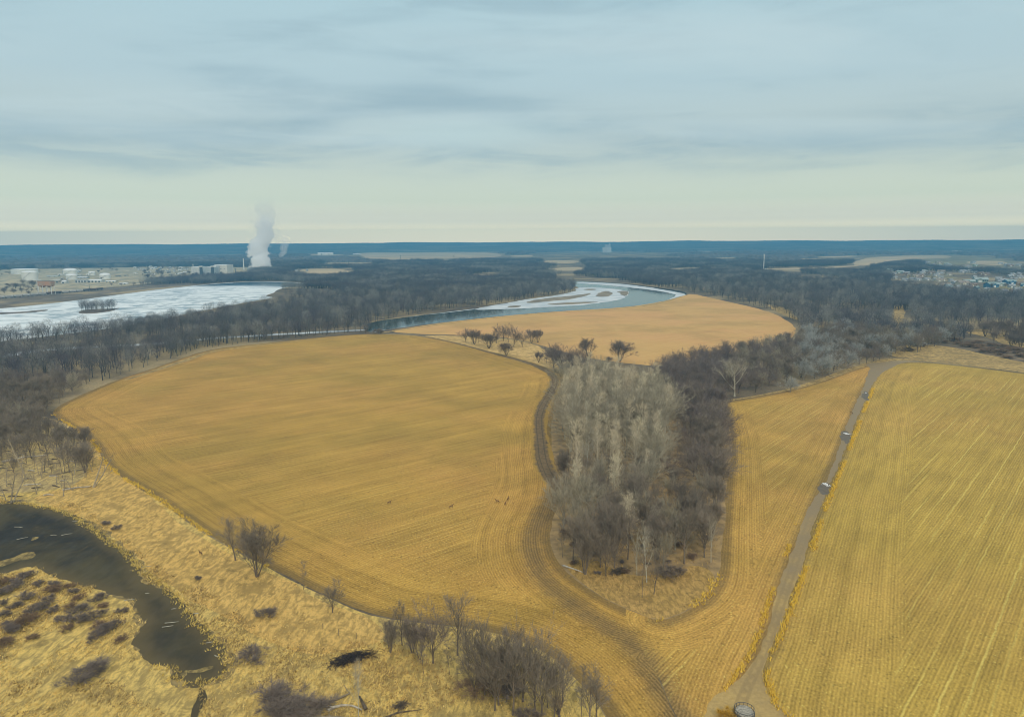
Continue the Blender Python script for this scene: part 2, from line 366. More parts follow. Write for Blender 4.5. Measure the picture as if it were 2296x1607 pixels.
sheet('wet_scrub', [(1880, 742), (1905, 755), (1912, 778), (1890, 790), (1862, 772), (1868, 750)], .034, mw, None, 3, 1.0, 35)

# ---- tracks
m, t, b = newmat('damp_soil'); o = t.obj(); n = t.noise(o, .5, 5, .7); n2 = t.noise(o, .05, 3); n4 = t.noise(o, .22, 5, .75); cdis = t.attr('mid')
c = t.mix(t.ramp(n, .3, .7), (.115, .08, .04), (.245, .165, .08)); c = t.mix(t.ramp(n2, .4, .7, 0, .5), c, (.15, .105, .055))
rut = t.math('SINE', t.math('ADD', t.math('MULTIPLY', cdis, 4.4), t.math('MULTIPLY', n2, 4))); c = t.mix(t.ramp(rut, .2, .9, 0, .55), c, (.07, .05, .028))
c = t.mix(t.ramp(t.math('ADD', t.attr('side'), t.math('MULTIPLY', t.math('SUBTRACT', n4, .5), 1.3)), .5, .85), c, t.mix(n, (.26, .165, .035), (.46, .28, .06)))
t.put(b, 'Base Color', c); b.inputs['Roughness'].default_value = .9
TR_ = [(960, 755), (1020, 768), (1090, 788), (1150, 803), (1200, 818), (1240, 838), (1246, 858), (1234, 882), (1213, 915), (1207, 945), (1212, 990), (1216, 1030), (1232, 1068), (1250, 1098)]
TW_ = [1.6, 2.6, 4.5, 6.5, 7.5, 8, 8, 8.5, 8, 7, 8.5, 10, 7.5, 3]
tc = wl(TR_); tww = np.interp(np.linspace(0, 1, len(tc)), np.linspace(0, 1, len(TR_)), TW_)
def side(p):
    i = np.linalg.norm(p[:, None, :]-tc[None], axis=2).argmin(1); return dist_poly(p, tc)/(tww[i]/2)
sheet('farm_track', None, .078, m, .9, 1.2, .35, 40, {'mid': lambda p: dist_poly(p, tc), 'side': side}, wpoly=ribbon_poly(TR_, TW_, step=3))

m, t, b = newmat('road_gravel'); o = t.obj(); n = t.noise(o, 1.2, 5, .75); n2 = t.noise(o, .04, 4); wet = t.attr('wet')
c = t.mix(t.ramp(n, .3, .7), (.40, .275, .10), (.50, .35, .135)); c = t.mix(t.ramp(n2, .4, .65, 0, .4), c, (.22, .17, .10))
rd = t.math('ABSOLUTE', t.math('SUBTRACT', t.math('ADD', t.attr('mid'), t.math('MULTIPLY', n2, .8)), 1.2)); c = t.mix(t.ramp(rd, .15, .55, .5, 0), c, (.25, .175, .08)); c = t.mix(t.math('MULTIPLY', t.ramp(t.noise(o, .5, 5, .8), .5, .68), .5), c, (.27, .20, .10))
wet = t.ramp(t.math('ADD', wet, t.math('MULTIPLY', t.math('SUBTRACT', n2, .5), .9)), .35, .65)
c = t.mix(wet, c, t.mix(n, (.235, .17, .085), (.30, .22, .115))); t.put(b, 'Base Color', c)
t.put(b, 'Roughness', t.math('SUBTRACT', .9, t.math('MULTIPLY', wet, .3)))
ROADP = [(1565, 1640), (1592, 1569), (1644, 1532), (1667, 1519), (1713, 1435), (1741, 1334), (1802, 1166), (1835, 1103), (1864, 1044), (1886, 985), (1910, 925), (1936, 866), (1947, 836), (1952, 825), (1938, 815), (1985, 812), (2042, 809), (2010, 818), (1976, 836), (1953, 866), (1928, 925), (1903, 985), (1880, 1044), (1853, 1103), (1831, 1166), (1774, 1334), (1735, 1435), (1706, 1519), (1723, 1569), (1765, 1590), (1830, 1640)]
yy = lambda p: np.interp(p[:, 1], [P(1700, y).y for y in (1500, 1380, 1200, 1000, 812)], [.05, .35, .55, .75, .95])
rc = wl([(1650, 1640), (1662, 1569), (1686, 1519), (1724, 1435), (1757, 1334), (1816, 1166), (1844, 1103), (1872, 1044), (1894, 985), (1919, 925), (1944, 866), (1965, 830)])
sheet('dirt_road', ROADP, .074, m, 1.2, 1.0, .35, 42, {'wet': yy, 'mid': lambda p: dist_poly(p, rc)}, smooth=1)
mp = surf('pothole_mud', (.155, .115, .07), (.11, .085, .055), .6, .5)
for i, (x, y, a, bb, am) in enumerate(((1850, 1095, 1.9, 7.5, .5), (1897, 980, 2.0, 11, .5), (1941, 887, 1.9, 14, .6))):
    c0 = P(x, y); w = np.array([(c0.x+a*math.cos(k)*.91+bb*math.sin(k)*.41, c0.y-a*math.cos(k)*.41+bb*math.sin(k)*.91) for k in np.linspace(0, 2*math.pi, 40, endpoint=False)])
    sheet('mud_puddle', None, .08, mp, None, .6, am, 50+i, wpoly=w)

# ---- pond in the marsh
POND = [(-200, 1130), (0, 1127), (50, 1127), (110, 1140), (160, 1152), (190, 1175), (240, 1212), (280, 1237), (310, 1272), (340, 1302), (370, 1312), (400, 1345), (420, 1376), (435, 1397), (470, 1425), (495, 1450), (512, 1490), (505, 1512), (480, 1526), (440, 1536), (405, 1530), (385, 1519), (390, 1502), (350, 1490), (312, 1460), (303, 1430), (318, 1400), (300, 1366), (265, 1340), (200, 1312), (130, 1292), (85, 1265), (50, 1270), (0, 1287), (-200, 1330)]
m, t, b = newmat('pond_ice'); o = t.obj(); n = t.noise(o, .035, 5, .6, .5); n2 = t.noise(t.map(o, rot=.9, scale=(1, .4, 1)), .25, 5, .65); sh = t.attr('shore')
c = t.mix(t.ramp(n, .40, .66), (.034, .031, .026), (.085, .07, .036))
c = t.mix(t.ramp(n2, .55, .8, 0, .5), c, (.17, .135, .07)); c = t.mix(t.ramp(t.math('ADD', sh, t.math('MULTIPLY', t.math('ADD', n2, n), 5)), 5, 11, .85, 0), c, t.mix(n2, (.085, .065, .033), (.18, .135, .06)))
t.put(b, 'Base Color', c); t.put(b, 'Roughness', t.ramp(n2, .3, .7, .5, .8)); b.inputs['Specular IOR Level'].default_value = .06
mud_ = surf('pond_mud', (.34, .25, .10), (.16, .12, .055), .5, .9, .3, .7, .4)
sheet('mud_margin', None, .036, mud_, None, .8, .9, 169, wpoly=(lambda w_: w_+(lambda t_: np.stack([-t_[:, 1], t_[:, 0]], 1))((np.roll(w_, -1, 0)-np.roll(w_, 1, 0))/(np.linalg.norm(np.roll(w_, -1, 0)-np.roll(w_, 1, 0), axis=1, keepdims=True)+1e-9))*.7)(resample(world(POND, True, 2), .8)))
wp = roughen(roughen(resample(world(POND, True, 2), .6), .7, 70), .35, 170)
sheet('pond', None, .045, m, 3, .8, .2, 71, {'shore': lambda p: dist_poly(p, np.vstack([wp, wp[:1]]))}, wpoly=wp)
sheet('pond', [(445, 1540), (462, 1545), (470, 1565), (455, 1590), (440, 1640), (415, 1640), (425, 1590), (440, 1565)], .045, m, None, 1, .3, 72, {'shore': lambda p: np.full(len(p), 3.0)})
for i, pp in enumerate(([(415, 1505), (445, 1496), (480, 1490), (484, 1502), (450, 1512), (420, 1512)], [(400, 1508), (420, 1500), (415, 1515)], [(-40, 1262), (20, 1252), (70, 1235), (85, 1245), (40, 1262), (-40, 1280)], [(65, 1205), (90, 1200), (88, 1208), (66, 1212)])):
    sheet('grass_islet', pp, .06, grass_mat('islet_straw', (.52, .38, .13), (.40, .30, .11), (.12, .09, .04), 1.5) if i == 0 else bpy.data.materials['islet_straw'], None, .6, .7, 75+i)

# ---- river, slough, lake
m, t, b = newmat('river_water'); o = t.obj()
t.put(b, 'Base Color', t.mix(t.ramp(t.noise(o, .02, 3), .4, .6), (.018, .035, .032), (.03, .05, .045)))
b.inputs['Roughness'].default_value = .06; b.inputs['IOR'].default_value = 1.33; b.inputs['Specular IOR Level'].default_value = .5
t.put(b, 'Normal', t.bump(t.noise(t.map(o, rot=.3, scale=(1, .5, 1)), .35, 3), .025, .3)); mR = m
RIVER = [(815, 745), (850, 744), (870, 738), (950, 728), (1000, 722), (1100, 710.5), (1250, 697.5), (1400, 689.5), (1480, 677.5), (1527, 664), (1541, 657), (1520, 651), (1450, 642), (1380, 634), (1290, 630), (1240, 629), (1240, 636), (1290, 641), (1296, 648), (1282, 660), (1240, 667), (1180, 674), (1120, 684), (1060, 692), (1000, 699), (900, 712), (815, 724)]
sheet('river', RIVER, .03, mR, None, 6, 1.0, 80)
ms = surf('river_snow', (.66, .69, .70), (.46, .51, .54), .035, .6, .35, .65, 0, 0, 6)
sheet('river_ice', [(1061, 695), (1080, 689.5), (1142, 679.5), (1205, 667.6), (1289, 655), (1291, 644.5), (1336, 644.5), (1380, 649), (1411, 653.5), (1405, 664.5), (1389, 672), (1348, 678.6), (1267, 686), (1205, 689.5), (1130, 693)], .04, ms, None, 4, 2.2, 81)
sheet('river_ice', [(1294, 631.7), (1392, 636), (1455, 644), (1501, 652), (1541, 659.5), (1527, 666), (1505, 672), (1486, 676.5), (1500, 670), (1513, 664.5), (1513, 660), (1486, 654), (1439, 647.5), (1376, 641), (1295, 634.8)], .04, ms, None, 4, 1.2, 82)
sheet('river_ice', None, .04, ms, None, 4, .8, 83, wpoly=ribbon_poly([(905, 712), (960, 705), (1005, 700), (1065, 693)], [2, 3, 5, 6]))
sheet('river_ice', None, .04, ms, None, 4, .8, 84, wpoly=ribbon_poly([(838, 745), (865, 738.5), (930, 730.5)], [3, 4, 2]))
msand = surf('wet_sand', (.30, .24, .155), (.20, .165, .115), .04, .8, .35, .65)
for i, pp in enumerate(([(1180, 678.5), (1192, 674), (1230, 668), (1277, 663), (1317, 658), (1330, 657), (1323, 662), (1298, 667.6), (1264, 673), (1223, 676), (1192, 679.5)],
                        [(1330, 664.5), (1339, 658), (1358, 652), (1373, 655), (1373, 663), (1351, 666)], [(1383, 654.5), (1401, 651.5), (1411, 655), (1405, 663), (1398, 664.5), (1392, 658)],
                        [(1217, 682.6), (1251, 678.6), (1323, 676.5), (1348, 677), (1298, 681.7), (1251, 684)], [(1136, 687), (1155, 684.8), (1173, 685.8), (1161, 689.5), (1142, 689.5)],
                        [(1310, 649), (1325, 647.5), (1335, 649), (1320, 651)])):
    sheet('sandbar', pp, .05, msand, None, 3, 1.6, 85+i)
sheet('mud_bank', None, .036, surf('bank_mud', (.20, .15, .10), (.09, .075, .06), .05, .9), None, 4, .8, 95, wpoly=ribbon_poly([(850, 716), (950, 702), (1050, 690), (1120, 681.5), (1200, 670), (1270, 661)], [5, 5, 6, 6, 8, 5]))
sheet('mud_bank', None, .036, surf('bank_mud', (.2, .15, .1)), None, 4, .8, 96, wpoly=ribbon_poly([(1300, 629.5), (1400, 635), (1480, 645), (1525, 651), (1545, 657)], [8, 10, 9, 8, 5]))
SLOUGH = [(-120, 812), (0, 800), (60, 789), (120, 782), (230, 777), (340, 772), (430, 762), (570, 752), (700, 746), (830, 739)]
msl = surf('slough_ice', (.62, .66, .68), (.3, .34, .38), .06, .5, .35, .65)
sheet('slough', None, .03, msl, None, 5, 1.5, 97, wpoly=ribbon_poly(SLOUGH, [26, 24, 20, 16, 16, 14, 13, 12, 11, 10]))
LAKE = [(-200, 708), (0, 692), (100, 682), (200, 670), (300, 656), (400, 644), (470, 637), (530, 632.5), (580, 631), (640, 632), (700, 635), (790, 639), (800, 642), (720, 641), (660, 641), (625, 647), (614, 656), (590, 664), (620, 667), (560, 676), (470, 692), (380, 712), (280, 730), (180, 745), (0, 765), (-200, 790)]
m, t, b = newmat('lake_ice'); o = t.obj()
a = t.noise(t.map(o, rot=.75, scale=(.022, .05, 1)), 1, 5, .68, .8); bb = t.noise(t.map(o, rot=-.6, scale=(.035, .012, 1)), 1, 4, .7, .5); g = t.noise(o, .0035, 3)
sm = t.ramp(g, .36, .56)
k = t.math('MAXIMUM', t.ramp(a, .47, .60), t.math('MULTIPLY', t.ramp(bb, .5, .62), .75))
c = t.mix(t.math('MULTIPLY', k, t.math('ADD', t.math('MULTIPLY', sm, .75), .2)), (.80, .84, .84), (.24, .33, .38))
c = t.mix(t.ramp(t.attr('open'), .3, .7), c, (.07, .13, .18)); t.put(b, 'Base Color', c)
t.put(b, 'Roughness', t.math('SUBTRACT', .65, t.math('MULTIPLY', t.ramp(t.attr('open'), .3, .7), .5)))
oc = wl([(500, 636), (600, 634.5), (700, 637.5), (760, 640)])
sheet('lake', LAKE, .03, m, 25, 8, 1.5, 98, {'open': lambda p: np.clip(1-dist_poly(p, oc)/190, 0, 1)})
sheet('lake_shore_snow', None, .036, ms, None, 8, 1.5, 99, wpoly=ribbon_poly([(-100, 700), (0, 692.5), (100, 682.5), (200, 670.5), (300, 656.5), (400, 644.5), (470, 637.5), (530, 633), (580, 631.5), (640, 632.5), (700, 635.5), (790, 639.5)], [8, 8, 7, 7, 9, 10, 10, 12, 12, 14, 12, 6]))
for i, pp in enumerate(([(-60, 701), (40, 700), (85, 695), (112, 694), (100, 698), (50, 703), (-60, 707)], [(172, 700), (195, 693), (255, 692), (272, 689.5), (255, 697), (215, 703), (178, 704)], [(618, 660), (650, 657), (640, 664), (622, 664)])):
    sheet('mud_islet', pp, .045, surf('bank_mud', (.2, .15, .1)), None, 5, 1.0, 100+i)

# ---- industrial yard, banks, far fields, lawns of the town
gY = grass_mat('yard_straw', (.64, .52, .30), (.52, .44, .27), (.26, .23, .16), .05)
YARD = [(-300, 606), (0, 605.5), (130, 602), (260, 600.5), (350, 599.5), (440, 598), (560, 600), (640, 604), (560, 609), (450, 619), (370, 631), (300, 640), (240, 645), (150, 655), (60, 662), (-300, 675)]
sheet('yard', YARD, .04, gY, None, 15, 3, 110)
sheet('rail_bank', None, .05, surf('bank_scrub', (.24, .19, .13), (.12, .10, .08), .04, .95, .35, .65), None, 8, 1.2, 111, wpoly=ribbon_poly([(-120, 690), (0, 682), (120, 669), (240, 656), (340, 645), (430, 638)], [22, 24, 26, 28, 26, 20]))
mf = surf('far_stubble', (.58, .44, .25), (.42, .33, .20), .004, .95, .35, .65)
FAR2 = [[(720, 590), (820, 588), (860, 590), (740, 593)], [(1140, 573), (1190, 572), (1200, 575), (1150, 576)], [(640, 557), (760, 555), (780, 557.5), (650, 559)], [(1420, 556), (1500, 555), (1520, 557), (1430, 558.5)], [(1700, 556), (1800, 554), (1830, 556), (1720, 558)], [(1980, 562), (2080, 560), (2100, 562.5), (1990, 564.5)], [(1500, 602), (1560, 600), (1570, 602.5), (1505, 605)], [(1050, 616), (1120, 614), (1125, 616), (1060, 618.5)], [(1790, 580), (1850, 579), (1855, 581), (1800, 582.5)], [(420, 556), (520, 554), (540, 556), (430, 558)], [(30, 556), (160, 554.5), (170, 557), (40, 558.5)], [(1240, 556), (1330, 554.5), (1340, 556.5), (1250, 558)]]
for i, pp in enumerate(tuple(FAR2)+([(800, 567.5), (880, 564.5), (960, 566), (1080, 565), (1130, 570), (1120, 577), (1000, 580), (880, 584), (820, 580), (810, 574)], [(900, 560), (1000, 558.5), (1120, 559.5), (1130, 563.5), (1000, 563), (910, 563)],
                        [(1218, 585), (1250, 583.5), (1300, 584.5), (1295, 590), (1230, 591)], [(1240, 600), (1310, 598), (1305, 607), (1250, 607)],
                        [(1905, 592), (1935, 578), (2020, 573), (2128, 572), (2132, 579), (2030, 581), (1990, 585), (1960, 593), (1930, 597)], [(2150, 588), (2200, 584), (2262, 586), (2262, 595), (2200, 594)],
                        [(1705, 602), (1820, 600), (1930, 594), (1945, 596), (1830, 604), (1715, 606)], [(660, 606), (700, 602), (780, 603), (790, 612), (700, 616)], [(690, 569), (760, 571), (780, 573), (700, 573)],
                        [(1560, 562), (1640, 560), (1650, 563), (1565, 565)], [(1830, 575.5), (1920, 573.5), (1925, 576), (1835, 578)], [(1600, 578), (1650, 577), (1650, 580), (1600, 581)])):
    sheet('far_field', pp, .06, mf, None, 25, 4, 120+i)
gT = grass_mat('town_lawn', (.36, .31, .13), (.30, .24, .12), (.16, .13, .08), .05)
for i, pp in enumerate(([(2020, 618), (2120, 614), (2160, 624), (2050, 632)], [(2155, 639), (2190, 634), (2190, 645), (2160, 648)], [(2180, 650), (2250, 640), (2400, 640), (2420, 662), (2260, 668), (2190, 660)], [(2060, 575), (2200, 574), (2300, 590), (2296, 612), (2180, 608), (2080, 598)])):
    sheet('town_lawn', pp, .05, gT, None, 10, 3, 140+i)
for i, pp in enumerate(([(1990, 664), (2060, 672), (2150, 678), (2240, 682), (2420, 692)], [(2050, 640), (2110, 645), (2180, 652)], [(-100, 628), (40, 622), (110, 620), (200, 640)])):
    sheet('gravel_lane', None, .065, surf('lane_gravel', (.50, .45, .36), (.36, .31, .24), .1, .9), None, 6, .6, 150+i, wpoly=ribbon_poly(pp, [5]*len(pp)))
# ================================================================== trees
BARK = {}
def bark(name, col, rand=.35):
    return surf('bark_'+name, col, tuple(c*.62 for c in col), 1.5, .9, .35, .65, 0, rand)
def twigm(name, col, rand=.3):
    return surf('twig_'+name, col, tuple(c*.72 for c in col), .35, .9, .35, .65, 0, rand)
BK_D, TW_D = bark('dark', (.15, .115, .085)), twigm('dark', (.215, .17, .138))
BK_P, TW_P = bark('purple', (.13, .10, .085)), twigm('purple', (.205, .165, .145))
BK_G, TW_G = bark('grey', (.27, .235, .175)), twigm('grey', (.36, .315, .225))
BK_W, TW_W = bark('white', (.52, .48, .38)), twigm('white', (.40, .355, .27))
BK_O, TW_O = bark('poplar', (.60, .52, .39)), twigm('poplar', (.66, .55, .38))
BK_S, TW_S = bark('snag', (.33, .27, .18)), twigm('snag', (.28, .23, .16))
BK_M, TW_M = bark('mid', (.185, .145, .105)), twigm('mid', (.245, .20, .15))
TW_R = twigm('russet', (.24, .16, .10)); TW_B = twigm('bluegrey', (.36, .36, .33))

def rvec(rng):
    v = Vector((rng.gauss(0, 1), rng.gauss(0, 1), rng.gauss(0, 1))); return v.normalized()
def make_tree(seed, h, style):
    """returns (limb mesh builder, twig verts, twig faces) for a bare tree of height h"""
    s = dict(STYLES[style]); rng = random.Random(seed); limb = MB(); fine = MB(); tv, tf = [], []
    tw, tl = s.get('tw', .055), s.get('tl', 1.5)
    def twig(p, d, L, w):
        sd = d.cross(rvec(rng)).normalized()*w*.5; i = len(tv)
        q = p+d*L+rvec(rng)*L*.12
        tv.extend([tuple(p-sd), tuple(p+sd), tuple(q)]); tf.append((i, i+1, i+2))
    def spray(p, d, L):
        for _ in range(s['nt']):
            t = rng.uniform(.15, 1.0); a = (d*rng.uniform(.7, 1.1)+rvec(rng)*s.get('ts', .75)+Vector((0, 0, s.get('tup', .15)))).normalized()
            pos = p+d*L*t; l = tl*rng.uniform(.5, 1.25)
            twig(pos, a, l, tw)
            for _k in range(s.get('nn', 1)):
                a2 = (a+rvec(rng)*.7).normalized(); twig(pos+a*l*rng.uniform(.3, .9), a2, l*.65, tw*.7)
    def path(p, d, L, n, wig, up):
        pts = [p.copy()]; dirs = [d.copy()]
        for _ in range(n):
            d = (d+rvec(rng)*wig+Vector((0, 0, up))).normalized(); p = p+d*(L/n); pts.append(p.copy()); dirs.append(d.copy())
        return pts, dirs
    def side(d, ang):
        a = d.cross(rvec(rng)).normalized(); return (d*math.cos(ang)+a*math.sin(ang)).normalized()
    def at(pts, t):
        k = t*(len(pts)-1); i = min(int(k), len(pts)-2); return pts[i].lerp(pts[i+1], k-i)
    def branch(p, d, L, r):
        pts, dirs = path(p, d, L, 3, s.get('bw', .22), s.get('bup', .08))
        fine.tube(pts, [r, r*.72, r*.5, r*.25], 3, False)
        spray(pts[1], dirs[2], L*.75)
    def limbf(p, d, L, r, nb):
        pts, dirs = path(p, d, L, 4, s.get('lw', .2), s.get('lup', .12))
        limb.tube(pts, [r, r*.8, r*.62, r*.45, r*.22], 4, False)
        for k in range(nb):
            t = rng.uniform(.25, 1.0); i = min(3, int(t*4))
            branch(at(pts, t), side(dirs[i+1], rng.uniform(.35, .95)), L*rng.uniform(.28, .5)*(1.15-t*.35), r*.34)
        spray(pts[3], dirs[4], L*.4)
    for st in range(s.get('stems', 1)):
        lean = Vector((rng.uniform(-1, 1), rng.uniform(-1, 1), 0))*(s.get('lean', .04)+(.22 if s.get('stems', 1) > 1 else 0))
        base = Vector((lean.x*.5, lean.y*.5, -.3)); d = (Vector((0, 0, 1))+lean).normalized()
        th = h*s['trunk']*rng.uniform(.88, 1.05); r0 = s['r']*h/20*(1 if s.get('stems', 1) == 1 else .62)
        pts, dirs = path(base, d, th, 6, s.get('wig', .05), .03)
        tip = s.get('tip', .3); limb.tube(pts, [r0*(1.25 if i == 0 else 1-(1-tip)*i/6) for i in range(7)], 6, True)
        for k in range(s['nl']):
            t = s['l0']+(1-s['l0'])*(k+rng.random())/s['nl']; i = min(5, int(t*6))
            ang = rng.uniform(*s['ang']); L = h*s['ll']*rng.uniform(.7, 1.15)*(1-s.get('taper', .5)*(t-s['l0'])/(1-s['l0']+1e-6))
            dd = side(dirs[i+1], ang)
            if dd.z < s.get('zmin', .1): dd.z = s.get('zmin', .1)+rng.random()*.25; dd.normalize()
            limbf(at(pts, t), dd, L, r0*s.get('lr', .38)*(1-.5*t), s['nb'])
        if s.get('top', True): spray(pts[-2], dirs[-1], th/6)
    zmax = max([q[2] for q in tv]+[q[2] for q in limb.v]); k = h/zmax
    sc = lambda vs: [(x*k, y*k, z*k) for x, y, z in vs]
    limb.v = sc(limb.v); fine.v = sc(fine.v); tv = sc(tv)
    o = len(fine.v)
    return limb, fine.v+tv, fine.f+[tuple(i+o for i in q) for q in tf]
STYLES = {
 'poplar': dict(trunk=.9, r=.17, nl=30, l0=.2, ang=(.3, .7), ll=.25, taper=.5, lup=.16, nb=5, nt=6, tl=1.2, tw=.05, tup=.35, zmin=.35, ts=.6, tip=.15, wig=.03),
 'round': dict(trunk=.3, r=.30, nl=17, l0=.25, ang=(.15, 1.3), ll=.56, taper=.1, nb=14, nt=13, tl=1.15, tw=.05, tup=.15, zmin=.12, tip=.6, lr=.42, lup=.05),
 'vase': dict(trunk=.34, r=.28, nl=15, l0=.3, ang=(.12, .75), ll=.64, taper=.15, nb=13, nt=16, tl=1.1, tw=.045, tup=.3, zmin=.4, tip=.65, lr=.4, lup=.08, ts=.65),
 'multi': dict(stems=5, lean=.14, trunk=.5, r=.30, nl=8, l0=.15, ang=(.25, .9), ll=.42, nb=9, nt=12, tl=1.15, tw=.045, tup=.25, zmin=.25, tip=.4),
 'open': dict(trunk=.6, r=.30, nl=13, l0=.3, ang=(.3, .9), ll=.48, taper=.35, nb=10, nt=13, tl=1.2, tw=.045, zmin=.25, tip=.45, lr=.5, wig=.1),
 'sycamore': dict(trunk=.75, r=.25, nl=22, l0=.25, ang=(.35, 1.0), ll=.36, taper=.3, nb=8, nt=8, tl=1.2, tw=.045, zmin=.2, tip=.3, lr=.42),
 'thin': dict(trunk=.85, r=.14, nl=15, l0=.25, ang=(.3, .8), ll=.24, nb=5, nt=7, tl=1.0, tw=.04, zmin=.25, tip=.2),
 'snag': dict(trunk=.85, r=.40, nl=6, l0=.3, ang=(.3, .8), ll=.36, nb=3, nt=3, tl=1.2, tw=.06, zmin=.3, tip=.35, wig=.12, top=False, nn=0, lean=.14),
 'fork': dict(stems=2, lean=.28, trunk=.8, r=.5, nl=4, l0=.4, ang=(.3, .7), ll=.32, nb=3, nt=3, tl=1.1, tw=.05, zmin=.3, tip=.4, top=False, nn=0),
 'bush': dict(stems=8, lean=.5, trunk=.5, r=.22, nl=5, l0=.1, ang=(.3, 1.0), ll=.5, nb=5, nt=10, tl=.5, tw=.03, zmin=.15, tip=.4),
 'pollard': dict(stems=3, lean=.18, trunk=.3, r=.9, nl=12, l0=.4, ang=(.2, .9), ll=.7, nb=5, nt=8, tl=1.2, tw=.045, tup=.4, zmin=.4, tip=.8, lr=.25),
}
LIB = {}; KIND = {}
def lib(style, mats, n, h, seed):
    key = (style, mats[0].name, mats[1].name)
    if key not in LIB:
        out = []
        for i in range(n):
            l, cv, cf = make_tree(seed+i*7, h, style)
            out.append((mesh_from('trunk', l.v, l.f, mats[0]), mesh_from('crown', cv, cf, mats[1]), h)); KIND[out[-1][0].name] = style
        LIB[key] = out
    return LIB[key]
POP = lib('poplar', (BK_O, TW_O), 5, 22, 100); POPG = lib('poplar', (BK_W, TW_G), 3, 22, 150)
RND = lib('round', (BK_D, TW_D), 5, 17, 200); RNDP = lib('round', (BK_P, TW_P), 4, 17, 250); VAS = lib('vase', (BK_D, TW_D), 4, 16, 300)
RNDG = lib('round', (BK_G, TW_B), 2, 13, 330); MUL = lib('multi', (BK_D, TW_D), 4, 15, 350); MULP = lib('multi', (BK_P, TW_P), 3, 15, 380)
OPN = lib('open', (BK_G, TW_G), 4, 18, 400); SYC = lib('sycamore', (BK_W, TW_W), 4, 24, 450); THN = lib('thin', (BK_G, TW_G), 4, 14, 500)
SNG = lib('snag', (BK_S, TW_S), 5, 12, 550); FRK = lib('fork', (BK_S, TW_S), 3, 10, 600); BSH = lib('bush', (BK_D, TW_D), 3, 3, 650)
BSHR = lib('bush', (BK_D, TW_R), 2, 3, 680); POL = lib('pollard', (BK_P, TW_D), 2, 13, 700); VASG = lib('vase', (BK_G, TW_G), 3, 16, 720)
VASM = lib('vase', (BK_M, TW_M), 4, 16, 800); MULM = lib('multi', (BK_M, TW_M), 4, 15, 840); OPNM = lib('open', (BK_M, TW_M), 4, 18, 880); RNDM = lib('round', (BK_M, TW_M), 4, 16, 920); THNM = lib('thin', (BK_M, TW_M), 3, 14, 960)
SYCO = lib('open', (BK_W, TW_W), 2, 17, 740)

def tree(name, variants, base, h, label, cat, group=None, i=None, rz=None, wide=1.0, sink=0):
    tr, cr, h0 = variants[random.randrange(len(variants)) if i is None else i % len(variants)]
    k = h/h0; rz = random.uniform(0, 6.28) if rz is None else rz
    name = {'round': 'round_crowned_tree', 'multi': 'many_stemmed_tree'}.get(KIND.get(tr.name), name) if name == 'bare_tree' else name
    e = empty(name, (base[0], base[1], sink), rz, (k*wide, k*wide, k)); tag(e, label, cat, group)
    link('trunk', tr, e); link('crown', cr, e); return e
def tree_px(name, variants, x, y, ytop, label, cat='tree', group=None, i=None, rz=None, wide=1.0):
    b = P(x, y); return tree(name, variants, b, height_for(b, ytop), label, cat, group, i, rz, wide)
def scatter(poly, spacing, rng=None, wpoly=None, jitter=1.0, limit=None):
    """points in metres that keep their distance inside a traced ground outline"""
    w = world(poly, True, 0) if wpoly is None else wpoly
    lo, hi = w.min(0), w.max(0); rs = np.random.default_rng(len(LIB)*7+int(abs(lo[0]*13+hi[1]*7)) % 99991)
    n = int((hi-lo).prod()/spacing**2*5)+20
    c = rs.uniform(lo, hi, (n, 2)); c = c[inside(c, w)]; cell = {}; out = []
    for x, y in c:
        k = (int(x//spacing), int(y//spacing))
        if any((x-a)**2+(y-b)**2 < (spacing*.82)**2 for i in (-1, 0, 1) for j in (-1, 0, 1) for a, b in cell.get((k[0]+i, k[1]+j), ())): continue
        cell.setdefault(k, []).append((x, y)); out.append((x, y))
    return out[:limit] if limit else out

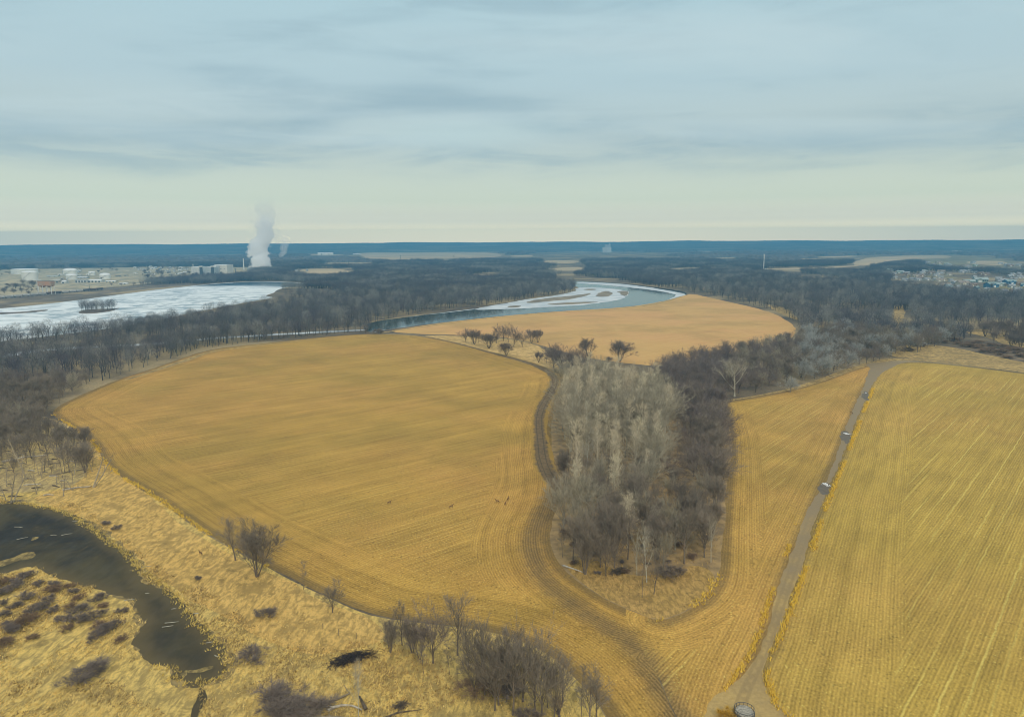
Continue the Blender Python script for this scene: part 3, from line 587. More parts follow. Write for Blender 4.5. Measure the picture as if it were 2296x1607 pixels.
# ---- single trees of the foreground, each placed where it stands
FG = [
 ('bare_tree', OPNM, 528, 1256, 1152, 'grey spreading bare tree, left one of the close pair on the grass bank', 0, 1.0),
 ('bare_tree', MULM, 575, 1292, 1160, 'many-stemmed bare tree, right one of the close pair on the grass bank', 1, 1.1),
 ('sapling', THNM, 681, 1322, 1252, 'spindly sapling between the close pair and the small round tree on the bank', 0, 1.1),
 ('bare_tree', VASM, 746, 1373, 1288, 'small round-headed tree standing alone on the grass bank', 0, 1.1),
 ('bare_tree', MULM, 876, 1463, 1378, 'leaning many-stemmed tree beside the dark brush heap', 2, .8),
 ('bare_tree', OPNM, 902, 1446, 1343, 'thin crooked tree just behind the many-stemmed one by the brush heap', 1, .7),
 ('bare_tree', VAS, 971, 1486, 1334, 'dense upright vase-shaped tree, darkest of the row above the brown grass', 1, .9),
 ('bare_tree', OPNM, 1026, 1468, 1312, 'tall tree with two long forked limbs right of the dense vase-shaped tree', 2, .85),
 ('sapling', THNM, 950, 1509, 1444, 'drooping young tree in front of the dense vase-shaped tree', 1, 1.3),
 ('sapling', THNM, 1008, 1512, 1440, 'straight young tree below the tall forked tree', 2, 1.2),
 ('bare_tree', VASM, 1087, 1556, 1356, 'tall slim tree at the left end of the thicket by the field corner', 0, .7),
 ('bare_tree', VASM, 1172, 1572, 1388, 'largest tree of the corner thicket, thick trunk and broad grey crown', 1, .95),
 ('sapling', THNM, 1157, 1574, 1470, 'pale slender trunk just left of the largest thicket tree', 3, .9),
 ('pollard_willow', POL, 1257, 1610, 1540, 'squat dark willow with a fan of shoots at the foot of the picture', 0, 1.0),
 ('sapling', THNM, 1303, 1612, 1478, 'single straight young tree right of the squat willow', 0, .9),
 ('bare_tree', OPNM, 1338, 1612, 1505, 'open tree farthest right in the corner thicket', 3, .9),
 ('bare_tree', VASM, 1118, 1580, 1415, 'shrubby tree filling the middle of the corner thicket', 0, 1.0),
 ('bare_tree', VASM, 1215, 1600, 1450, 'dusky tree between the largest thicket tree and the squat willow', 1, 1.0),
 ('sapling', THNM, 1228, 1585, 1450, 'leaning thin tree right behind the dusky thicket tree', 1, 1.0),
 ('dead_tree', SYC, 804, 1607, 1462, 'pale dead trunk with a broken feathery top near the fallen logs', 0, .45),
 ('sycamore', SYC, 1450, 1305, 1165, 'white-limbed sycamore, brightest tree at the front of the middle grove', 0, .8),
 ('sycamore', SYC, 1428, 1290, 1190, 'white sycamore standing just left behind the brightest one', 1, .55),
 ('sapling', THNM, 1440, 1340, 1230, 'thin tree at the very tip of the grove above the pale grass', 2, .8),
 ('bare_tree', OPNM, 1466, 1332, 1225, 'tree with leaning twin trunks at the tip of the grove', 0, .6),
 ('bare_tree', OPNM, 1534, 1264, 1130, 'tree with a wide V fork at the right front of the grove', 1, .9),
 ('sycamore', SYC, 1594, 1262, 1145, 'pale tree with an ivy-dark foot at the right corner of the grove', 2, .5),
 ('sapling', THNM, 1261, 1249, 1165, 'slanting thin tree at the left front corner of the grove', 0, 1.0),
 ('bare_tree', OPNM, 1285, 1256, 1140, 'straight tree beside the slanting one at the left front of the grove', 2, .7),
 ('bare_tree', MULM, 1312, 1287, 1150, 'clump of dark stems leaning out above the fallen branch', 2, .8),
 ('bare_tree', OPNM, 1346, 1272, 1150, 'grey tree behind the heap of fallen branches in the grove', 3, .7),
 ('willow_tree', RND, 1584, 1089, 958, 'broad dark willow at the right side of the grove facing the middle field', 0, 1.1),
 ('bare_tree', RND, 1389, 811, 756, 'big round tree standing alone on the edge of the north field', 1, 1.15),
 ('bare_tree', RND, 1319, 799, 754, 'mid-sized round tree left of the big round one by the north field', 2, .95),
 ('sycamore', SYCO, 1647, 889, 800, 'large white-limbed tree in front of the hedgerow', 0, 1.25),
 ('sycamore', SYCO, 1783, 822, 775, 'white skeletal tree half way along the hedgerow', 1, 1.0),
 ('bare_tree', RNDG, 1850, 846, 795, 'silvery fluffy tree in front of the hedgerow near the road end', 0, 1.1),
 ('bare_tree', RNDG, 1772, 880, 838, 'low silvery tree at the field edge left of the fluffy one', 1, 1.1),
 ('bare_tree', RND, 1045, 768, 731, 'first tree of the clump on the grass corner, nearest the river', 3, 1.1),
 ('bare_tree', RND, 1064, 772, 734, 'second tree of the clump on the grass corner, rounded and slightly smaller', 4, 1.0),
 ('sapling', THNM, 1073, 769, 742, 'thin tree at the shoulder of the second grass corner tree', 1, 1.4),
 ('bare_tree', MUL, 1096, 781, 741, 'low forked tree in the middle of the grass corner clump', 0, 1.2),
 ('bare_tree', VAS, 1128, 765, 721, 'tallest of the grass corner trees, standing at the back', 2, 1.1),
 ('bare_tree', VAS, 1152, 777, 727, 'tree with a dark bare trunk at the front of the grass corner', 3, 1.0),
 ('bare_tree', VAS, 1171, 778, 738, 'tree with a short dark trunk right of the bare trunk on the grass corner', 0, 1.0),
 ('bare_tree', RND, 1192, 769, 734, 'upright tree near the right end of the grass corner clump', 2, .8),
 ('bare_tree', RND, 1206, 768, 734, 'last rounded tree at the right end of the grass corner clump', 0, .8),
 ('bare_tree', VAS, 1140, 768, 726, 'slim tree in the back row between the tallest and the dark trunk', 1, .8),
 ('bare_tree', VAS, 1113, 770, 730, 'slim tree left of the tallest grass corner tree', 3, .8),
 ('bare_tree', MUL, 1136, 797, 764, 'scrubby low tree by the track below the grass corner clump', 3, 1.2),
 ('bare_tree', MULP, 1208, 812, 785, 'crooked small tree by the bend of the dark track', 0, .9),
 ('bare_tree', OPN, 1225, 815, 782, 'thin ragged tree beside the crooked one at the track bend', 2, .7),
 ('bare_tree', RNDP, 1242, 825, 766, 'dark round tree, leftmost of the tight clump by the track bend', 0, 1.0),
 ('bare_tree', RNDP, 1261, 827, 764, 'dark round tree in the middle of the tight clump by the track bend', 1, 1.0),
 ('bare_tree', RNDP, 1281, 830, 766, 'dark round tree at the right of the tight clump by the track bend', 2, 1.0),
 ('bare_tree', RNDP, 1300, 826, 769, 'dark tree half hidden behind the pale poplars at the track bend', 3, 1.0),
 ('bush', BSH, 848, 748, 735, 'round lone bush on the river bank at the north field corner', 0, 1.2),
 ('bare_tree', RND, 820, 747, 722, 'last tree of the bank wood before the open river', 4, 1.2),
 ('bare_tree', MUL, 1365, 815, 797, 'scraggy low tree left of the big round tree', 1, 1.0),
 ('bare_tree', OPN, 1436, 852, 818, 'ragged pale tree at the right end of the poplar tops', 1, .9),
 ('bare_tree', MULM, 925, 1462, 1372, 'hazy tree filling the gap behind the dense vase-shaped tree', 1, .8),
 ('bare_tree', VASM, 1052, 1500, 1372, 'thin-crowned tree between the tall forked tree and the corner thicket', 3, .8),
 ('bare_tree', MUL, 942, 1478, 1400, 'dark tangle of stems at the foot of the dense vase-shaped tree', 2, .8),
 ('bare_tree', VASM, 1135, 1545, 1385, 'grey tree close behind the largest thicket tree', 1, .8),
 ('bare_tree', OPNM, 1262, 1572, 1460, 'thin grey tree right above the squat willow', 0, .9),
 ('bare_tree', VASM, 1110, 1592, 1412, 'tall grey tree at the left front of the corner thicket', 2, .75),
 ('bare_tree', VASM, 1200, 1592, 1398, 'tall grey tree just right of the largest thicket tree', 0, .8),
 ('bare_tree', OPNM, 1150, 1602, 1425, 'open-limbed tree at the foot of the largest thicket tree', 1, .8),
 ('bare_tree', VASM, 1243, 1606, 1462, 'upright grey tree just left of the squat willow', 1, .8),
 ('bare_tree', OPNM, 1322, 1628, 1492, 'grey tree at the bottom edge between the single young tree and the last thicket tree', 2, .9),
 ('bare_tree', VASM, 1064, 1562, 1424, 'outermost grey tree at the left end of the corner thicket', 3, .8),
 ('dead_tree', SNG, 60, 1075, 960, 'tall bare snag at the left edge above the dead trees', 0, .8),
]
for nm, var, x, y, yt, lab, i, wd in FG:
    if 1000 < x < 1420 and y < 835: wd *= 1.2; var = (VAS if i % 2 else MUL) if var is RND and x < 1320 else RNDP if var is RNDP else MUL if x == 1389 else var
    if y > 1370 and nm == 'bare_tree': wd *= 1.05
    tree_px(nm, var, x, y, yt, lab, {'sapling': 'sapling', 'bush': 'bush', 'dead_tree': 'dead tree'}.get(nm, 'tree'), None, i, None, wd)

# ---- the middle grove
taken = [P(f[2], f[3])[:2] for f in FG]
free = lambda x, y, d: all((x-a)**2+(y-b)**2 > d*d for a, b in taken)
G_POP = [(1268, 895), (1262, 940), (1258, 1000), (1268, 1060), (1262, 1130), (1258, 1190), (1300, 1225), (1400, 1262), (1440, 1235), (1450, 1120), (1480, 1060), (1500, 960), (1490, 905), (1400, 880), (1310, 872)]
G_DRK = [(1515, 900), (1540, 965), (1530, 1050), (1470, 1130), (1440, 1200), (1450, 1260), (1540, 1262), (1598, 1225), (1612, 1090), (1622, 1010), (1618, 950), (1600, 912)]
nP = 0
for x, y in scatter(G_POP, 6.6):
    if not free(x, y, 2.5): continue
    near = proj((x, y, 0))[1] > 1085
    if near and random.random() < .62:
        tree('bare_tree', random.choice((VASG, VASM, MULM, RNDM)), (x, y), random.uniform(12, 19), 'grey-brown tree in the front half of the middle grove, below the tall pale poplars', 'tree', 'mixed grey trees in the front half of the grove', wide=.85)
    else:
        nP += 1
        tree('poplar_tree', random.choice((POP, POP, POP, POPG, VASG, VASG)), (x, y), random.uniform(15, 22) if near else random.uniform(17, 27), 'tall pale poplar, one of the packed stand that fills the middle grove', 'tree', 'pale poplars of the middle grove', wide=1.15)
for x, y in scatter([(1272, 1225), (1300, 1280), (1360, 1300), (1440, 1318), (1510, 1298), (1592, 1255), (1598, 1205), (1440, 1240)], 6.2):
    if free(x, y, 2.5): tree('bare_tree', random.choice((VASM, OPNM, VASG, VASM, THNM)), (x, y), random.uniform(12, 18), 'grey-brown tree near the tip of the middle grove, around the white sycamores', 'tree', 'grey trees at the tip of the grove', wide=.8)
for x, y in scatter(G_DRK, 7.4):
    if not free(x, y, 3): continue
    px, py, _ = proj((x, y, 0))
    if py < 1000: tree('bare_tree', random.choice((RNDP, RNDM, MULP)), (x, y), random.uniform(13, 19), 'purplish dark tree on the east flank of the middle grove, near the hedgerow', 'tree', 'dark trees on the east flank of the grove')
    elif py < 1090: tree('bare_tree', random.choice((RND, RNDM, MULM)), (x, y), random.uniform(12, 17), 'brown dark tree at the side of the grove, around the broad willow', 'tree', 'brown trees around the grove willow')
    else: tree('bare_tree', random.choice((VASM, OPNM, VASG, MULM)), (x, y), random.uniform(10, 16), 'thin grey tree in the sparse right front of the middle grove', 'tree', 'thin trees in the right front of the grove', wide=.85)
for x, y in scatter([(1265, 1100), (1258, 1200), (1275, 1262), (1330, 1290), (1420, 1290), (1560, 1250), (1605, 1210), (1600, 1100), (1450, 1120)], 7.5):
    tree('shrub', random.choice((BSH, BSHR, BSHR)), (x, y), random.uniform(.9, 2.4), 'brown undergrowth shrub among the trunks at the front of the grove', 'shrub', 'undergrowth shrubs of the grove', wide=1.3)

# ---- hedgerow between the north and the middle field, up to the road end
HEDGE = [(1462, 850), (1480, 872), (1560, 880), (1622, 893), (1700, 880), (1780, 862), (1850, 845), (1920, 820), (1985, 804), (1995, 780), (1960, 755), (1900, 740), (1840, 752), (1790, 765), (1720, 782), (1650, 796), (1570, 812), (1500, 826)]
for x, y in scatter(HEDGE, 9.6):
    if not free(x, y, 4): continue
    px, py, _ = proj((x, y, 0))
    if px < 1640: tree('bare_tree', random.choice((RNDP, RNDP, RND)), (x, y), random.uniform(13, 18), 'purplish dark tree in the left part of the hedgerow, beside the big round tree', 'tree', 'dark trees in the left part of the hedgerow')
    elif px < 1800: tree('bare_tree', random.choice((RND, RNDM, RNDP, MULM, VASG)), (x, y), random.uniform(12, 16), 'brown-grey tree in the middle of the hedgerow, around the white-limbed one', 'tree', 'trees in the middle of the hedgerow')
    else: tree('bare_tree', random.choice((RND, RNDM, RNDG, VASM, RNDG, MULM)), (x, y), random.uniform(12, 17), 'grey tree at the road end of the hedgerow', 'tree', 'trees at the road end of the hedgerow', wide=1.15)

# ---- wood along the west side of the big field
WEST = [(-260, 800), (-260, 1020), (0, 1010), (60, 985), (105, 955), (112, 918), (170, 882), (252, 846), (335, 820), (396, 799), (452, 780), (520, 770), (600, 762), (560, 758), (430, 769), (330, 781), (150, 790), (60, 797), (0, 810)]
wpts = [q for q in scatter(WEST, 8.8)]
wpts.sort(key=lambda q: q[1]); wobj = [q for q in wpts if proj((*q, 0))[1] > 806 and proj((*q, 0))[0] > -90][:85]
for x, y in wobj:
    px, py, _ = proj((x, y, 0))
    if py > 880: tree('bare_tree', random.choice((OPNM, MULM, VASM, VASG)), (x, y), random.uniform(10, 16), 'grey thin-crowned tree in the west wood above the dead trees', 'tree', 'thin trees at the near end of the west wood', wide=.9)
    else: tree('bare_tree', random.choice((RND, RNDP, MULM, VASM, RNDM)), (x, y), random.uniform(10, 15), 'dark tree in the thick of the west wood along the big field', 'tree', 'dark trees of the west wood')

# ---- dead trees and fallen logs of the flooded ground at the left edge
for k, (x, y) in enumerate(scatter([(-60, 985), (-60, 1125), (20, 1128), (150, 1108), (210, 1085), (212, 1030), (190, 990), (120, 975), (50, 990)], 5.6)):
    if k > 62: break
    tree('dead_tree', random.choice((SNG, SNG, FRK)), (x, y), random.uniform(4.5, 10), 'dead broken trunk with few branches on the flooded ground at the left edge', 'dead tree', 'dead trunks on the flooded ground', wide=.9)
tree_px('dead_tree', FRK, 205, 1092, 1010, 'big dead tree with spreading arms at the right end of the dead trees', 'dead tree', None, 0, .4, 1.5)
tree_px('dead_tree', FRK, 24, 1128, 1055, 'V-shaped dead trunk at the pond shore, in front of the other dead trees', 'dead tree', None, 1, 0, 1.3)
tree_px('dead_tree', SNG, 142, 1112, 1062, 'stubby dark dead trunk with short arms at the front of the dead trees', 'dead tree', None, 2, 0, 1.4)

for x, y in scatter([(-40, 950), (-40, 1070), (80, 1060), (150, 1085), (200, 1060), (196, 1015), (130, 975), (60, 955)], 6.5):
    tree('bare_tree', random.choice((OPNM, MULM, THNM, VASM)), (x, y), random.uniform(7, 14), 'living grey tree with a hazy crown among the dead trunks at the left edge', 'tree', 'living trees among the dead trunks')

# ---- shrubs of the marsh and the bank
for x, y, yt, lab, w in ((237, 1178, 1167, 'small round shrub at the pond edge, left of two', 1.6), (262, 1186, 1176, 'small round shrub at the pond edge, right of two', 1.6), (570, 1478, 1452, 'grey twiggy shrub alone in the tussocks right of the pond tip', 1.8),
                      (1070, 1545, 1500, 'russet thorny shrub at the left side of the corner thicket', 1.6), (1130, 1560, 1515, 'dark bluish shrub under the corner thicket', 1.6), (1503, 1293, 1262, 'dark dense bush at the right front of the grove', 1.3),
                      (175, 1520, 1490, 'leafless grey shrub patch in the lower marsh', 2.6), (595, 1385, 1362, 'faint pale shrub on the bank below the close pair of trees', 1.6), (443, 1302, 1290, 'dark small shrub on the bank by the pond bend', 1.2),
                      (610, 1612, 1560, 'big grey thorn bush at the bottom beside the logs', 2.2), (680, 1600, 1560, 'dead branchy bush around the bleached logs', 2.0),(1185, 1612, 1585, 'dark brushy bush at the foot of the largest thicket tree', 1.4)):
    tree_px('shrub', BSH if 'russet' not in lab else BSHR, x, y, yt, lab, 'shrub', None, None, None, w)
for x, y in scatter([(-40, 1330), (60, 1290), (130, 1300), (215, 1330), (290, 1375), (305, 1440), (260, 1450), (150, 1420), (20, 1460), (-40, 1440)], 4.3, limit=70):
    if random.random() < .8: tree('shrub', random.choice((BSH, BSH, BSHR)), (x, y), random.uniform(1.3, 2.7), 'low grey-brown willow shrub in the marsh left of the pond', 'shrub', 'willow shrubs of the marsh', wide=1.7)

# ---- wood east of the fields: individual trees nearest the camera
EAST = [(1880, 752), (1935, 772), (1995, 800), (2060, 792), (2120, 770), (2140, 760), (2090, 742), (2050, 745), (2000, 745), (1995, 705), (1940, 715), (1880, 720)]
epts = scatter(EAST, 9.5); epts.sort(key=lambda q: q[1])
for x, y in epts[:42]:
    tree('bare_tree', random.choice((RND, VASM, RNDM, OPN, RNDG)), (x, y), random.uniform(13, 19), 'tree in the wood beyond the road end', 'tree', 'trees of the wood beyond the road end')
for x, y in scatter([(2140, 752), (2200, 762), (2250, 778), (2320, 790), (2420, 800), (2420, 770), (2300, 742), (2210, 738)], 12)[:26]:
    tree('bare_tree', random.choice((VAS, MUL, RND)), (x, y), random.uniform(13, 18), 'thick-trunked tree on the straw-coloured clearing at the right edge', 'tree', 'trees on the clearing at the right edge', wide=1.1)
for x, y, h in [(P(px, py).x, P(px, py).y, hh) for px, py, hh in ((2290, 800, 3), (2240, 792, 3), (2180, 778, 3), (2120, 768, 3), (2060, 776, 3.5), (2030, 786, 3.5))]+[(x_, y_, random.uniform(2, 4)) for x_, y_ in scatter([(2105, 760), (2200, 790), (2296, 812), (2420, 835), (2420, 815), (2296, 788), (2200, 770)], 11)]:
    tree('shrub', BSHR, (x, y), h, 'reddish scrub bush beside the wet scrub right of the road end', 'shrub', 'reddish bushes by the wet scrub', wide=2.4)

# ---- woods that read as one mass: points carrying tree-sized pieces
def gn_scatter(name, sources, pts, sc, rz, idx, label):
    me = bpy.data.meshes.new(name); me.vertices.add(len(pts)); me.vertices.foreach_set('co', np.asarray(pts, dtype=np.float32).ravel())
    for nm, ty, d in (('sc', 'FLOAT', sc), ('rz', 'FLOAT', rz), ('ix', 'INT', idx)):
        a = me.attributes.new(nm, ty, 'POINT'); a.data.foreach_set('value', np.asarray(d, dtype=np.int32 if ty == 'INT' else np.float32))
    o = link(name, me); tag(o, label, None, None, 'stuff')
    g = bpy.data.node_groups.new(name, 'GeometryNodeTree')
    g.interface.new_socket('Geometry', in_out='INPUT', socket_type='NodeSocketGeometry'); g.interface.new_socket('Geometry', in_out='OUTPUT', socket_type='NodeSocketGeometry')
    N, L = g.nodes, g.links; gi = N.new('NodeGroupInput'); go = N.new('NodeGroupOutput'); ip = N.new('GeometryNodeInstanceOnPoints')
    jo = N.new('GeometryNodeJoinGeometry')
    for s in reversed(sources):
        oi = N.new('GeometryNodeObjectInfo'); oi.inputs['Object'].default_value = s; oi.inputs['As Instance'].default_value = True
        L.new(oi.outputs['Geometry'], jo.inputs[0])
    L.new(gi.outputs[0], ip.inputs['Points']); L.new(jo.outputs[0], ip.inputs['Instance']); ip.inputs['Pick Instance'].default_value = True
    def at(nm, ty):
        n = N.new('GeometryNodeInputNamedAttribute'); n.data_type = ty; n.inputs['Name'].default_value = nm; return n.outputs['Attribute']
    L.new(at('ix', 'INT'), ip.inputs['Instance Index']); cx = N.new('ShaderNodeCombineXYZ'); L.new(at('rz', 'FLOAT'), cx.inputs[2]); L.new(cx.outputs[0], ip.inputs['Rotation'])
    L.new(at('sc', 'FLOAT'), ip.inputs['Scale']); L.new(ip.outputs[0], go.inputs[0])
    md_ = o.modifiers.new('scatter', 'NODES'); md_.node_group = g; return o
HID = []
def source(name, verts, faces, mats, midx=None):
    o = bpy.data.objects.new(name, mesh_from(name, verts, faces, mats, midx)); HID.append(o); return o
def low_tree(rng, h, wd, ntw, tww, tll, stemr=.22):
    """one far tree: a forked stem and a crown of coarse sprays"""
    mb = MB(); mb.tube([(0, 0, -.3), (rng.uniform(-.4, .4), rng.uniform(-.4, .4), h*.35), (rng.uniform(-1, 1), rng.uniform(-1, 1), h*.72)], [stemr*1.3, stemr, stemr*.4], 4, False)
    for _ in range(5):
        a = rng.uniform(0, 6.28); q = wd*rng.uniform(.3, .5); z0 = h*rng.uniform(.25, .45); mb.tube([(0, 0, z0), (q*.6*math.cos(a), q*.6*math.sin(a), z0+h*.2), (q*math.cos(a), q*math.sin(a), z0+h*.42)], [stemr*.7, stemr*.45, stemr*.15], 3, False)
    ns = len(mb.f)
    for _ in range(ntw):
        while True:
            u = Vector((rng.uniform(-1, 1), rng.uniform(-1, 1), rng.uniform(-1, 1)))
            if .3 < u.length < 1: break
        p = Vector((u.x*wd/2, u.y*wd/2, h*.63+u.z*h*.36)); d = (Vector((u.x, u.y, .55+.6*u.z))+rvec(rng)*.5).normalized(); sd = d.cross(rvec(rng)).normalized()*tww/2
        L_ = tll*rng.uniform(.6, 1.3); mb.add([p-sd, p+sd, p+d*L_], [(0, 1, 2)])
    return mb, ns
rg = random.Random(5)
single, patch = [], []
fm = lambda n_, c1, c2: (bark('far_'+n_, c1), twigm('far_'+n_, c2))
HAZED_TONE = [fm('dark', (.085, .08, .08), (.12, .115, .12)), fm('purple', (.08, .072, .075), (.115, .10, .112)), fm('grey', (.18, .17, .15), (.21, .205, .19)), fm('mid', (.12, .11, .10), (.15, .14, .135)), fm('ash', (.22, .21, .18), (.28, .27, .24))]  # blue of the haze painted into far bark and twigs, cooler than near trees
for i in range(8):
    mb, ns = low_tree(rg, rg.uniform(13, 18), rg.uniform(8, 11), 620, .10, 2.0); m2 = HAZED_TONE[(0, 1, 2, 3, 0, 1, 3, 4)[i]]
    single.append(source('wood_tree', mb.v, mb.f, m2, [0]*ns+[1]*(len(mb.f)-ns)))
for i in range(10):
    V, F, M = [], [], []; ms4 = [q for pr in HAZED_TONE for q in pr]; pts = []
    w = np.array([(-22, -22), (22, -22), (22, 22), (-22, 22)], float)
    for x, y in scatter(None, 7.5, None, w+np.array([[.01*i, .013*i]])):
        mb, ns = low_tree(rg, rg.uniform(11, 18), rg.uniform(8, 11), 130, .24, 2.6, .28); k = rg.choice(((0, 1, 0), (1, 1, 0), (3, 0, 2), (1, 3, 1), (2, 4, 2), (0, 3, 1), (4, 4, 2), (0, 1, 3), (3, 2, 3), (1, 0, 0))[i]); o_ = len(V)
        V += [(a+x, b+y, c) for a, b, c in mb.v]; F += [tuple(q+o_ for q in f_) for f_ in mb.f]; M += [k*2]*ns+[k*2+1]*(len(mb.f)-ns)
    patch.append(source('wood_patch', V, F, ms4, M))
cano = []
mcan = surf('far_canopy', (.13, .115, .10), (.07, .064, .062), .05, .95, .35, .65, 0, .35, 5)
for i in range(4):
    n = 13; V = []; s_ = 130/(n-1)
    for j in range(n):
        for k in range(n):
            e = min(j, k, n-1-j, n-1-k); z = 0 if e == 0 else rg.uniform(7, 16) if e > 1 else rg.uniform(3, 11)
            V.append((-65+k*s_+rg.uniform(-3, 3), -65+j*s_+rg.uniform(-3, 3), z-.5))
    cano.append(source('far_canopy', V, [(j*n+k, j*n+k+1, (j+1)*n+k+1, (j+1)*n+k) for j in range(n-1) for k in range(n-1)], mcan))
W0p = lambda pp: world(pp, True, 0)
FARP = [[(800, 566), (880, 563.5), (1080, 563), (1132, 570), (1120, 578), (1000, 581), (880, 585), (805, 579)], [(900, 560.5), (1000, 558), (1125, 559), (1130, 564), (910, 564)],
        [(1218, 585), (1250, 583), (1300, 584), (1295, 591), (1230, 592)], [(1240, 600), (1310, 597.5), (1305, 608), (1250, 608)], [(1905, 593), (1935, 577.5), (2020, 572.5), (2130, 571), (2132, 580), (1990, 586), (1960, 594), (1930, 598)],
        [(2150, 588), (2200, 583.5), (2264, 585), (2264, 596), (2200, 595)], [(1705, 602.5), (1820, 599.5), (1930, 593.5), (1945, 597), (1715, 607)], [(660, 607), (700, 601.5), (785, 602), (790, 613), (700, 617)], [(690, 568.5), (785, 570.5), (780, 574), (690, 574)],
        [(1560, 562), (1640, 560), (1650, 563), (1565, 565)], [(1830, 575.5), (1920, 573.5), (1925, 576), (1835, 578)], [(1600, 578), (1650, 577), (1650, 580), (1600, 581)]]+FAR2
OPEN = [W0p(q) for q in (YARD, LAKE, RIVER, FIELD_D, [(2060, 574), (2200, 573), (2310, 590), (2300, 613), (2180, 609), (2076, 599)], [(1990, 614), (2120, 610), (2250, 618), (2420, 615), (2420, 668), (2260, 668), (2170, 652), (2100, 648), (2010, 636)])]+[W0p(q) for q in FARP]
OPEN.append(W0p([(395, 601), (560, 600), (560, 621), (480, 624), (395, 628)])); OPEN.append(ribbon_poly([(1300, 629.5), (1400, 635), (1480, 645), (1525, 651), (1548, 657)], [14, 14, 14, 12, 10]))
OPEN.append(ribbon_poly([(-160, 690), (0, 682), (120, 669), (240, 656), (340, 645), (430, 638)], [60]*6)); OPEN.append(ribbon_poly([(-160, 672), (0, 669), (125, 660), (237, 649), (330, 640)], [34]*5))
for q in FARP:
    cx_ = np.mean([a_ for a_, _ in q]); cy_ = np.mean([b_ for _, b_ in q]); hp = 12*pxm(cx_, cy_)
    for f_ in (.35, .7, 1.0): OPEN.append(W0p([(a_, b_+hp*f_) for a_, b_ in q]))
def clear(p, margin=0): return ~np.any([inside(p, q) for q in OPEN], axis=0)
# single-tree woods: bank wood, islands, the rest of west and east woods
BANKW = [(-200, 800), (0, 786), (60, 776), (130, 770), (230, 766), (340, 761), (430, 751), (570, 742), (700, 736.5), (815, 731), (850, 722), (900, 708), (1000, 695), (1060, 688), (1120, 680), (1180, 670), (1240, 663), (1282, 655), (1290, 645), (1284, 640), (1200, 648), (1050, 662), (900, 672), (780, 680), (680, 685), (600, 692), (500, 708), (400, 726), (300, 738), (180, 750), (0, 768), (-200, 788)]
pts = scatter(BANKW, 8.6)
isl = scatter([(176, 699), (195, 692), (255, 691.5), (262, 694), (215, 701)], 7.5)+scatter([(640, 664), (720, 662), (860, 664), (800, 674), (700, 677)], 9)
rest = [q for q in wpts if q not in set(wobj)]+epts[42:]
EAST2 = [(1548, 655), (1600, 665), (1660, 678), (1720, 692), (1768, 706), (1800, 700), (1880, 700), (1990, 690), (2000, 672), (2060, 678), (2150, 684), (2240, 688), (2420, 698), (2420, 672), (2240, 670), (2150, 658), (2060, 650), (1990, 640), (1800, 632), (1640, 630), (1480, 634), (1520, 646)]
EAST3 = [(2040, 688), (2140, 692), (2240, 697), (2420, 708), (2420, 745), (2290, 738), (2200, 732), (2100, 738), (2048, 730)]
e2 = scatter(EAST2, 10.5)+scatter(EAST3, 10)+scatter([(1768, 712), (1800, 730), (1796, 752), (1830, 742), (1868, 738), (1900, 716), (1850, 712), (1800, 704)], 8)
front = scatter([(395, 800), (452, 782), (520, 773), (600, 764), (700, 754), (790, 746.5), (835, 742.5), (830, 739.5), (700, 748.5), (570, 755), (430, 766), (330, 778)], 7.5)
gap = front+scatter([(2000, 765), (2060, 780), (2100, 765), (2140, 768), (2180, 755), (2130, 748), (2050, 752)], 9)
allp = np.array(pts+isl+rest+e2+gap); n = len(allp)
ok = np.array([proj((x, y, 8))[0] for x, y in allp]); allp = allp[(ok > -150) & (ok < 2450)]
n = len(allp); sc = np.array([random.uniform(.6, 1.22) for _ in range(n)]); sc[[i for i, (x, y) in enumerate(allp) if (x, y) in set(isl)]] *= .85
from mathutils import noise as mno
gn_scatter('floodplain_woodland', single, np.c_[allp, np.zeros(n)], sc, RNG.uniform(0, 6.28, n), RNG.integers(0, 8, n), 'dark leafless woodland filling the river banks around the fields')
# patches from the lake and the river bend outwards
pp, ss = [], []
r = 1050.0
while r < 3300:
    stp = 36 if r < 1900 else 44
    for k in range(int(r*1.75/stp)):
        a = (k+random.random())/int(r*1.75/stp)*1.75-.875; q = r+random.uniform(-.5, .5)*stp
        pp.append((q*math.sin(a), q*math.cos(a)))
    r += stp
pp = np.array(pp)
edge = np.array([[20, 0], [-20, 0], [0, 22], [0, -22], [0, 0]])
keep = np.all([clear(pp+e) for e in edge], axis=0)
for q in (BANKW, EAST2, EAST3, WEST): keep &= ~inside(pp, W0p(q))
px = np.array([proj((x, y, 8))[:2] for x, y in pp]); keep &= (px[:, 0] > -60) & (px[:, 0] < 2360)
keep &= np.array([mno.noise(Vector((x*.0055, y*.0032, 3.3))) for x, y in pp]) > -.27
keep &= ~((px[:, 1] > 652) & (px[:, 0] < 1548)) & (px[:, 1] < 690)
pp = pp[keep]; n = len(pp)
gn_scatter('valley_woodland', patch, np.c_[pp, np.zeros(n)], RNG.uniform(.85, 1.1, n), RNG.uniform(0, 6.28, n), RNG.integers(0, 10, n), 'bluish leafless woods spreading across the valley beyond the river')
pp = []; r = 3300.0
while r < 7600:
    stp = 105*(r/3300)**.75
    for k in range(int(r*1.6/stp)):
        a = (k+random.random())/int(r*1.6/stp)*1.6-.8; q = r+random.uniform(-.5, .5)*stp
        pp.append((q*math.sin(a), q*math.cos(a)))
    r += stp
pp = np.array(pp); keep = np.all([clear(pp+e*2.6) for e in edge], axis=0)
px = np.array([proj((x, y, 8))[:2] for x, y in pp]); keep &= (px[:, 0] > -80) & (px[:, 0] < 2380)
from mathutils import noise as mno
gapn = np.array([mno.noise(Vector((x*.0009, y*.00045, 7.7))) for x, y in pp]); keep &= gapn > -.22
